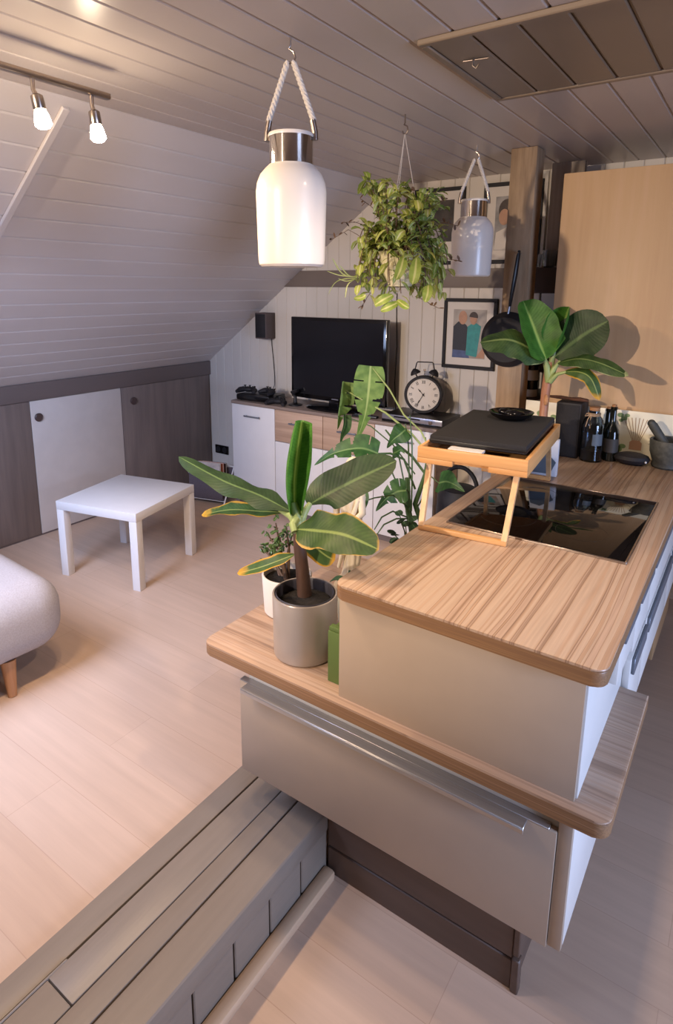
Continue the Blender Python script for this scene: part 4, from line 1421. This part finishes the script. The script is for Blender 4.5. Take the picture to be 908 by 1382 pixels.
for k in range(18):
    a = random.uniform(0, 6.28)
    r = random.uniform(.02, .085)
    c = Vector((r * math.cos(a), r * math.sin(a), .14 + random.uniform(.0, .14)))
    sq.tube([(0, 0, .094), (c.x * .4, c.y * .4, c.z * .8), c], .0018, 5)
    dd = Vector((math.cos(a), math.sin(a), random.uniform(-.6, .3))).normalized() * .032
    pl_.leaf([c - dd * .5, c, c + dd * .5], .015, (random.gauss(0, .4), -.6, 1), lambda s: math.sin(PI * min(1, s * .9 + .05)) ** .5, .1, 0, 0, 8, 2)
sq.build('stems', 'gstem', pe)
pl_.build('foliage', 'darkleaf', pe)
# green box squeezed between pot and unit
gb = thing('green_box', 'narrow green carton between the banana pot and the island unit', 'box', (-.851, 1.275, LT + .0005))
part('carton', 'green', gb, lambda q: q.prism([(-.020, -.02), (.024, -.02), (.024, .05), (-.020, .05)], 0, .155, .002))
part('lid_flap', 'green', gb, lambda q: q.prism([(-.018, -.018), (.022, -.018), (.022, .0), (-.018, .0)], .1555, .168, .002))

# ------------------------------------------------------------------ monstera behind the island
MP = Vector((-1.13, 2.34, .0))
mo = thing('monstera_plant', 'tall monstera in a dark pot on the floor behind the island', 'plant', MP)
part('pot', 'potb', mo, lambda q: pot_round(q, .15, .30, .82))
part('soil', 'soil', mo, lambda q: q.lathe([(0, .275), (.14, .268)], 24))
part('stem', 'gstem', mo, lambda q: (q.tube([(0, 0, .27), (-.01, .0, .45), L_(551, 690, 2.34, MP), L_(549, 645, 2.34, MP)], [.017, .016, .014, .010], 10), q.tube([(.03, .03, .27), (.04, .02, .5), L_(560, 680, 2.36, MP), L_(574, 640, 2.38, MP), L_(580, 605, 2.38, MP)], [.014, .013, .012, .010, .007], 10)))


def petiole(pts, r=.005, m_='gstem'):
    q = MB()
    P = [L_(*p, o=MP) for p in pts]
    q.tube(P, [r] * (len(P) - 1) + [r * .6], 7)
    q.build('leaf_stalk', m_, mo)


def mskip(s, a):
    if s > .74 or s < .2:
        return False
    f = (s + abs(a) * .06) * 4.5 % 1
    return .40 < abs(a) and f < .20 * (abs(a) - .3) / .7 + .04
mprof = lambda s: (.55 + .45 * math.sin(PI * min(1, s * 1.25 + .1))) * max(.02, (1 - s ** 1.9) ** .9)
def mleaf(m_, pts, width, up, skip=None, fold=.12, **kw):
    q = MB()
    q.leaf([L_(*p, o=MP) for p in pts], width, up, mprof, fold, 0, .04, 70, 8, skip, **kw)
    q.build('leaf', m_, mo)


mleaf('monl', [(500, 494, 2.42), (497, 530, 2.38), (492, 562, 2.37), (481, 595, 2.38)], .078, (.55, -.85, .0), mskip)
petiole([(580, 607, 2.38), (568, 582, 2.39), (545, 560, 2.40), (525, 525, 2.41), (503, 497, 2.42)], .004, 'lstem')
mleaf('monl', [(462, 515, 2.40), (459, 540, 2.38), (456, 562, 2.38), (455, 580, 2.38)], .075, (1.0, -.2, .1), mskip, fold=.9)
petiole([(578, 612, 2.38), (555, 585, 2.38), (520, 557, 2.39), (465, 526, 2.40)], .005, 'lstem')
mleaf('mon', [(466, 560, 2.40), (465, 575, 2.38), (460, 590, 2.38), (459, 606, 2.38)], .035, (1, -.4, .1), None, fold=.7)
petiole([(560, 640, 2.36), (530, 600, 2.36), (500, 575, 2.38), (466, 562, 2.40)], .003)
mleaf('mon', [(510, 612, 2.2), (485, 605, 2.15), (450, 612, 2.10), (424, 628, 2.08)], .07, (.3, -.7, .8), mskip, fold=.25)
petiole([(560, 660, 2.36), (545, 620, 2.33), (527, 612, 2.25), (510, 612, 2.2)], .005)
mleaf('mon', [(547, 580, 2.36), (540, 586, 2.33), (530, 594, 2.32), (522, 605, 2.32)], .05, (.5, -.9, .3))
petiole([(574, 640, 2.38), (556, 616, 2.38), (536, 600, 2.37), (520, 580, 2.37)], .006)
mleaf('mon', [(548, 662, 2.25), (535, 664, 2.22), (520, 674, 2.20), (507, 690, 2.20)], .06, (.4, -.9, .5), mskip)
petiole([(551, 690, 2.34), (552, 665, 2.30), (548, 660, 2.25)], .004)
mleaf('mon', [(479, 660, 1.98), (482, 675, 1.97), (483, 690, 1.97), (478, 708, 1.97)], .055, (.4, -1, .1))
petiole([(551, 685, 2.34), (530, 668, 2.2), (505, 672, 2.08), (481, 680, 1.99)], .003)
mleaf('mon', [(592, 652, 2.40), (602, 650, 2.36), (613, 654, 2.33), (627, 664, 2.32)], .058, (.1, -1, .7))
petiole([(572, 650, 2.37), (578, 640, 2.40), (592, 652, 2.40)], .004)
mleaf('mon', [(530, 612, 2.32), (535, 610, 2.30), (541, 607, 2.29), (546, 612, 2.29)], .03, (-.2, -1, .4))
for pts in ([(551, 690, 2.33), (545, 650, 2.33), (538, 615, 2.34), (533, 585, 2.35)], [(553, 690, 2.33), (552, 640, 2.34), (551, 600, 2.36), (547, 572, 2.38)], [(555, 690, 2.33), (556, 640, 2.34), (556, 600, 2.35), (553, 560, 2.36)], [(550, 695, 2.32), (543, 670, 2.32), (530, 640, 2.33), (520, 612, 2.34)], [(549, 698, 2.3), (530, 690, 2.22), (515, 698, 2.15), (505, 715, 2.12)], [(550, 700, 2.3), (535, 700, 2.22), (518, 708, 2.16), (508, 722, 2.12)], [(560, 690, 2.36), (580, 655, 2.38), (578, 620, 2.40), (574, 590, 2.42)]):
    petiole(pts, .0035)

# black handled basket behind the monstera
kb = thing('black_basket', 'black handled basket on the floor between sideboard and island', 'basket', (-1.29, 3.15, 0))
part('body', 'blackm', kb, lambda q: q.lathe([(0, 0), (.10, 0), (.115, .02), (.125, .40), (.12, .50), (.10, .53), (.095, .53), (.11, .40), (.10, .03), (0, .03)], 32))
part('handle', 'blackm', kb, lambda q: q.tube([(.105 * math.cos(PI * k / 14), 0, .52 + .135 * math.sin(PI * k / 14)) for k in range(15)], .012, 10))
part('lid', 'blackm', kb, lambda q: q.lathe([(0, .545), (.08, .54), (.093, .531), (0, .531)], 32))

# ------------------------------------------------------------------ bamboo bed tray on the worktop
TP = Vector((-.700, 1.99, UT + .0005))
tr = thing('bed_tray', 'bamboo bed tray with folding legs standing over the cooktop', 'tray', TP, .105)
hw, hl_ = .168, .285
part('rim', 'bamboo', tr, lambda q: (q.box((-hw, -hl_ + .0125, .198), (-hw + .012, hl_ - .0125, .25), .002), q.box((hw - .012, -hl_ + .0125, .198), (hw, hl_ - .0125, .25), .002)))
part('end_rail', 'bamboo_x', tr, lambda q: (q.box((-hw, -hl_, .215), (hw, -hl_ + .012, .25), .002), q.box((-hw, -hl_, .198), (-.055, -hl_ + .012, .2149), .001), q.box((.055, -hl_, .198), (hw, -hl_ + .012, .2149), .001)))
part('end_rail', 'bamboo_x', tr, bx((-hw, hl_ - .012, .198), (hw, hl_, .25), .002))
part('deck', 'bamboo', tr, bx((-hw + .0125, -hl_ + .0125, .205), (hw - .0125, hl_ - .0125, .2135)))
for s, yt, yb in ((-1, -.255, -.335), (1, .255, .385)):
    lg = part('leg_frame', 'bamboo_x', tr, bx((-.135, yb - .009, .0), (.135, yb + .009, .016), .003))
    for g_ in (-1, 1):
        a, b = Vector((g_ * .127, yb, .016)), Vector((g_ * .135, yt, .204))
        v = Vector((0, (b - a).y, (b - a).z))
        q = MB()
        P = []
        for p_ in (a, b):
            P.append([q.bm.verts.new(p_ + Vector((dx, dy, 0))) for dx, dy in ((-.008, -.009), (.008, -.009), (.008, .009), (-.008, .009))])
        for j in range(4):
            q.bm.faces.new((P[0][j], P[0][(j + 1) % 4], P[1][(j + 1) % 4], P[1][j]))
        q.bm.faces.new(P[1])
        q.bm.faces.new(list(reversed(P[0])))
        q.build('upright', 'bamboo_z', lg)
part('paper_label', 'white', tr, bx((-.075, -hl_ + .013, .244), (.03, -hl_ + .05, .2515)))
lp = thing('lap_cushion', 'thick black square board lying in the bamboo tray', 'board', TP + Matrix.Rotation(.105, 3, 'Z') @ Vector((.002, .0, .2517)), .105)
part('pad', 'fabricb', lp, bx((-.150, -.235, 0), (.150, .250, .028), .006, 2))
part('edge_band', 'black', lp, bx((-.1505, -.2355, .006), (.1505, .2505, .014), .001))
at_ = thing('glass_dish', 'black glass dish resting on the black board in the tray', 'dish', TP + Matrix.Rotation(.105, 3, 'Z') @ Vector((.02, .14, .2802)), .4)
part('bowl', 'blackg', at_, lambda q: q.lathe([(0, .0), (.045, .0), (.070, .014), (.078, .026), (.074, .027), (.064, .017), (.04, .008), (0, .008)], 40))
part('lump', 'blackg', at_, lambda q: (q.sphere((.01, -.01, .02), .03, 16, 10, 1.2, .9, .5), q.sphere((-.02, .02, .02), .024, 16, 10, 1, 1, .6)))
pc = thing('paper_packet', 'pale blue and white packet standing behind the tray leg', 'packet', (-.655, 2.44, UT + .0005), .1)
part('front_sheet', 'paper', pc, bx((-.055, 0, 0), (.055, .03, .15), .002))
part('printed_patch', 'palelabel', pc, lambda q: flat(q, [(-.05, .01), (.03, .01), (.05, .06), (-.01, .12), (-.05, .10)], -.0006))

# ------------------------------------------------------------------ worktop clutter in front of the tall cabinet
sp_ = thing('splash_panel', 'ivory splash panel with leaf and reed prints behind the bottles', 'panel', (-.55, 2.955, UT + .0005))
part('panel', 'splash', sp_, bx((-.345, 0, 0), (.365, .008, .208), .001))
for cx_, cz_, r_ in ((.078, .185, .014), (.094, .172, .013), (.082, .162, .010), (.105, .186, .011), (.080, .03, .018), (.098, .045, .014), (.068, .048, .013), (-.30, .12, .016), (-.27, .15, .02), (-.24, .11, .018), (-.21, .14, .015), (-.19, .09, .02), (.335, .17, .02), (.35, .15, .014)):
    part('printed_leaf', 'pleaf', sp_, lambda q: flat(q, ell(cx_, cz_, r_, r_ * .75), -.0006))
pr_ = MB()
for k in range(8):
    a = -.42 + k * .115
    b_ = (.150 + .004 * (k - 3.5), .075)
    e_ = (b_[0] + math.sin(a) * .10, b_[1] + math.cos(a) * .105)
    flat(pr_, [(b_[0] - .0012, b_[1]), (b_[0] + .0012, b_[1]), (e_[0] + .0012, e_[1]), (e_[0] - .0012, e_[1])], -.0006)
pr_.build('printed_reed', 'preed', sp_)
part('printed_bottle', 'pink', sp_, lambda q: flat(q, [(.125, .035), (.175, .035), (.175, .068), (.165, .078), (.135, .078), (.125, .068)], -.0011))
part('printed_lines', 'ptext', sp_, lambda q: [flat(q, [(.20, .11 - .014 * k), (.232 - .006 * (k % 2), .11 - .014 * k), (.232 - .006 * (k % 2), .1125 - .014 * k), (.20, .1125 - .014 * k)], -.0006) for k in range(4)])

bs = thing('black_speaker', 'tall black box loudspeaker on the worktop behind the tray', 'speaker', (-.655, 2.825, UT + .0005))
part('cabinet', 'blackm', bs, bx((-.052, -.045, 0), (.052, .10, .245), .004))
part('grille', 'fabricb', bs, bx((-.046, -.049, .008), (.046, -.0455, .237), .002))
bk = thing('bark_piece', 'strip of brown bark lying on the black box loudspeaker', 'bark', (-.648, 2.825, UT + .246))
mb = MB()
random.seed(3)
mb.tube([(-.12, .03, .008), (-.06, .01, .012), (0, .0, .010), (.04, -.01, .013), (.065, -.005, .009)], [.008, .014, .012, .015, .007], 9, flat=.6)
mb.build('bark', 'bark', bk)
mb = MB()
mb.tube([(-.02, .03, .009), (.02, .035, .010), (.055, .03, .009)], [.006, .009, .005], 8, flat=.7)
mb.build('splinter', 'bark', bk)

bt = thing('glass_bottle', 'wide clear glass bottle with twine at its neck', 'bottle', (-.550, 2.795, UT + .0005))
part('body', 'glassb', bt, lambda q: q.lathe([(0, 0), (.042, 0), (.046, .005), (.046, .155), (.040, .18), (.026, .198), (.022, .205), (.022, .222), (.019, .222), (.019, .205), (.036, .180), (.043, .155), (.043, .008), (0, .008)], 36))
part('contents', 'plasterc', bt, lambda q: q.lathe([(0, .009), (.041, .009), (.0415, .05), (.02, .062), (0, .058)], 24))
part('twine', 'twine', bt, lambda q: ([q.tube([(.0245 * math.cos(2 * PI * k / 20), .0245 * math.sin(2 * PI * k / 20), .200 + .005 * j) for k in range(21)], .0022, 6) for j in range(3)], q.tube([(-.01, -.024, .205), (-.018, -.034, .185), (-.022, -.045, .155)], .002, 6), q.tube([(-.008, -.024, .205), (-.006, -.036, .18), (-.004, -.047, .15)], .002, 6), q.tube([(-.008, -.025, .204), (-.024, -.034, .212), (-.03, -.036, .200), (-.010, -.026, .202)], .002, 6)))
def arc_label(q):
    for r0, r1 in ((.0465, .0470),):
        ring = []
        for k in range(9):
            a = -1.35 + 1.0 * k / 8
            ring.append([q.bm.verts.new((r * math.cos(a), r * math.sin(a), z)) for r, z in ((r0, .075), (r1, .075), (r1, .125), (r0, .125))])
        for a, b in zip(ring, ring[1:]):
            for j in range(4):
                q.bm.faces.new((a[j], a[(j + 1) % 4], b[(j + 1) % 4], b[j]))


part('label', 'palelabel', bt, arc_label)
part('cork', 'cork', bt, lambda q: q.cyl((0, 0, .2225), (0, 0, .236), .021, .022, 24))


def wine(loc, label, s=1.0):
    t = thing('wine_bottle', label, 'bottle', loc, 0, 'dark bottles beside the clear bottle')
    part('body', 'wine', t, lambda q: q.lathe([(0, .004), (.026 * s, 0), (.030 * s, .004), (.0305 * s, .12 * s), (.026 * s, .14 * s), (.013 * s, .165 * s), (.0115 * s, .225 * s), (.014 * s, .227 * s), (.014 * s, .238 * s), (0, .238 * s)], 32))
    part('label', 'label', t, lambda q: q.lathe([(.0308 * s, .04 * s), (.0312 * s, .04 * s), (.0312 * s, .10 * s), (.0308 * s, .10 * s)], 32))
    part('cap', 'cork', t, lambda q: q.lathe([(0, .2385 * s), (.010 * s, .2385 * s), (.010 * s, .247 * s), (0, .249 * s)], 16))
    return t


wine((-.482, 2.845, UT + .0005), 'dark bottle with a bare cork in front of the splash panel')
wine((-.515, 2.915, UT + .0005), 'shorter dark bottle half hidden behind the clear bottle', .9)

ed = thing('smart_speaker', 'flat oval black puck between the bottles and the mortar', 'speaker', (-.393, 2.845, UT + .0005), .1)
part('body', 'blackm', ed, lambda q: q.lathe([(0, 0), (.045, 0), (.066, .012), (.072, .024), (.064, .037), (.04, .045), (0, .047)], 40, (0, 0, 0), 'z', 1, .8))
part('light_strip', 'white', ed, lambda q: q.sphere((.055, -.036, .02), .005, 10, 6))

mo_ = thing('mortar', 'dark granite mortar at the right end of the worktop', 'mortar', (-.262, 2.87, UT + .0005))
part('bowl', 'stone', mo_, lambda q: q.lathe([(0, 0), (.055, 0), (.060, .008), (.056, .025), (.070, .065), (.074, .115), (.071, .120), (.062, .118), (.058, .07), (.03, .04), (0, .035)], 40))
ps = thing('pestle', 'granite pestle leaning out of the mortar to the left', 'pestle', (-.262, 2.87, UT + .0005))
part('shaft', 'stone', ps, lambda q: q.tube([(.008, 0, .062), (.004, 0, .066), (-.03, -.004, .12), (-.066, -.008, .172), (-.074, -.009, .183), (-.078, -.009, .188)], [.006, .019, .018, .0185, .015, .006], 16))
part('grip_end', 'stone', ps, lambda q: q.sphere((-.073, -.0088, .181), .0165, 14, 10))

# second banana plant in front of the tall cabinet
B2 = Vector((-.722, 2.665, UT + .0005))
b2 = thing('banana_plant', 'banana plant with broad leaves in front of the beech cabinet', 'plant', B2)
part('pot', 'potw', b2, lambda q: pot_round(q, .062, .11, .85))
part('soil', 'soil', b2, lambda q: q.lathe([(0, .10), (.052, .095)], 24))
T2 = [Vector((0, 0, .09)), L_(733, 560, 2.72, B2), L_(736, 530, 2.72, B2), L_(740, 505, 2.72, B2), L_(743, 488, 2.72, B2)]
part('stem', 'stem2', b2, lambda q: q.tube(T2, [.020, .018, .019, .021, .015], 14))
part('old_scar', 'cork', b2, lambda q: q.sphere(L_(737, 540, 2.70, B2), .012, 10, 8, .8, .6, 2.0))
part('leaf_sheath', 'lstem', b2, lambda q: (q.tube([L_(741, 515, 2.71, B2), L_(738, 495, 2.70, B2), L_(733, 480, 2.70, B2)], [.018, .014, .007], 10), q.tube([L_(741, 512, 2.71, B2), L_(748, 497, 2.70, B2), L_(756, 487, 2.71, B2)], [.016, .011, .006], 10), q.tube([L_(742, 515, 2.70, B2), L_(752, 505, 2.69, B2), L_(764, 502, 2.69, B2)], [.013, .008, .006], 10), q.tube([L_(742, 500, 2.72, B2), L_(745, 485, 2.72, B2), L_(750, 470, 2.73, B2)], [.016, .012, .006], 10)))
bleaf(b2, 'leaf', 'banp', [(737, 485, 2.70), (728, 465, 2.68), (718, 438, 2.68), (706, 406, 2.70)], .105, (.75, -.8, .1), prof=pb_, fold=.55, curl=.25, wave=.05, seg=18, m=4)
bleaf(b2, 'leaf', 'ban_e', [(735, 487, 2.68), (715, 470, 2.62), (685, 458, 2.58), (648, 462, 2.56)], .075, (.2, -.75, .8), prof=pb_, fold=-.25, wave=.10, seg=20, m=4)
bleaf(b2, 'leaf', 'banp', [(748, 475, 2.73), (755, 455, 2.74), (762, 435, 2.75), (768, 414, 2.76)], .10, (-.2, -1, .1), prof=pb_, fold=.65, curl=.9, wave=.03, seg=16, m=4)
bleaf(b2, 'leaf', 'ban', [(748, 482, 2.72), (768, 466, 2.72), (792, 449, 2.72), (821, 433, 2.72)], .105, (-.15, -1, .25), prof=lambda s: pb_(min(1, s * 1.0)) , fold=.10, wave=.05, seg=20, m=4)
bleaf(b2, 'leaf', 'ban_e', [(752, 490, 2.70), (780, 484, 2.66), (810, 490, 2.64), (848, 507, 2.62)], .040, (0, -.75, .9), prof=pb_, fold=-.3, wave=.10, seg=20, m=3)
bleaf(b2, 'leaf', 'bany2', [(760, 502, 2.69), (782, 502, 2.66), (798, 512, 2.65), (809, 540, 2.65)], .032, (.4, -.9, .5), prof=pb_, fold=-.3, wave=.12, seg=18, m=3)
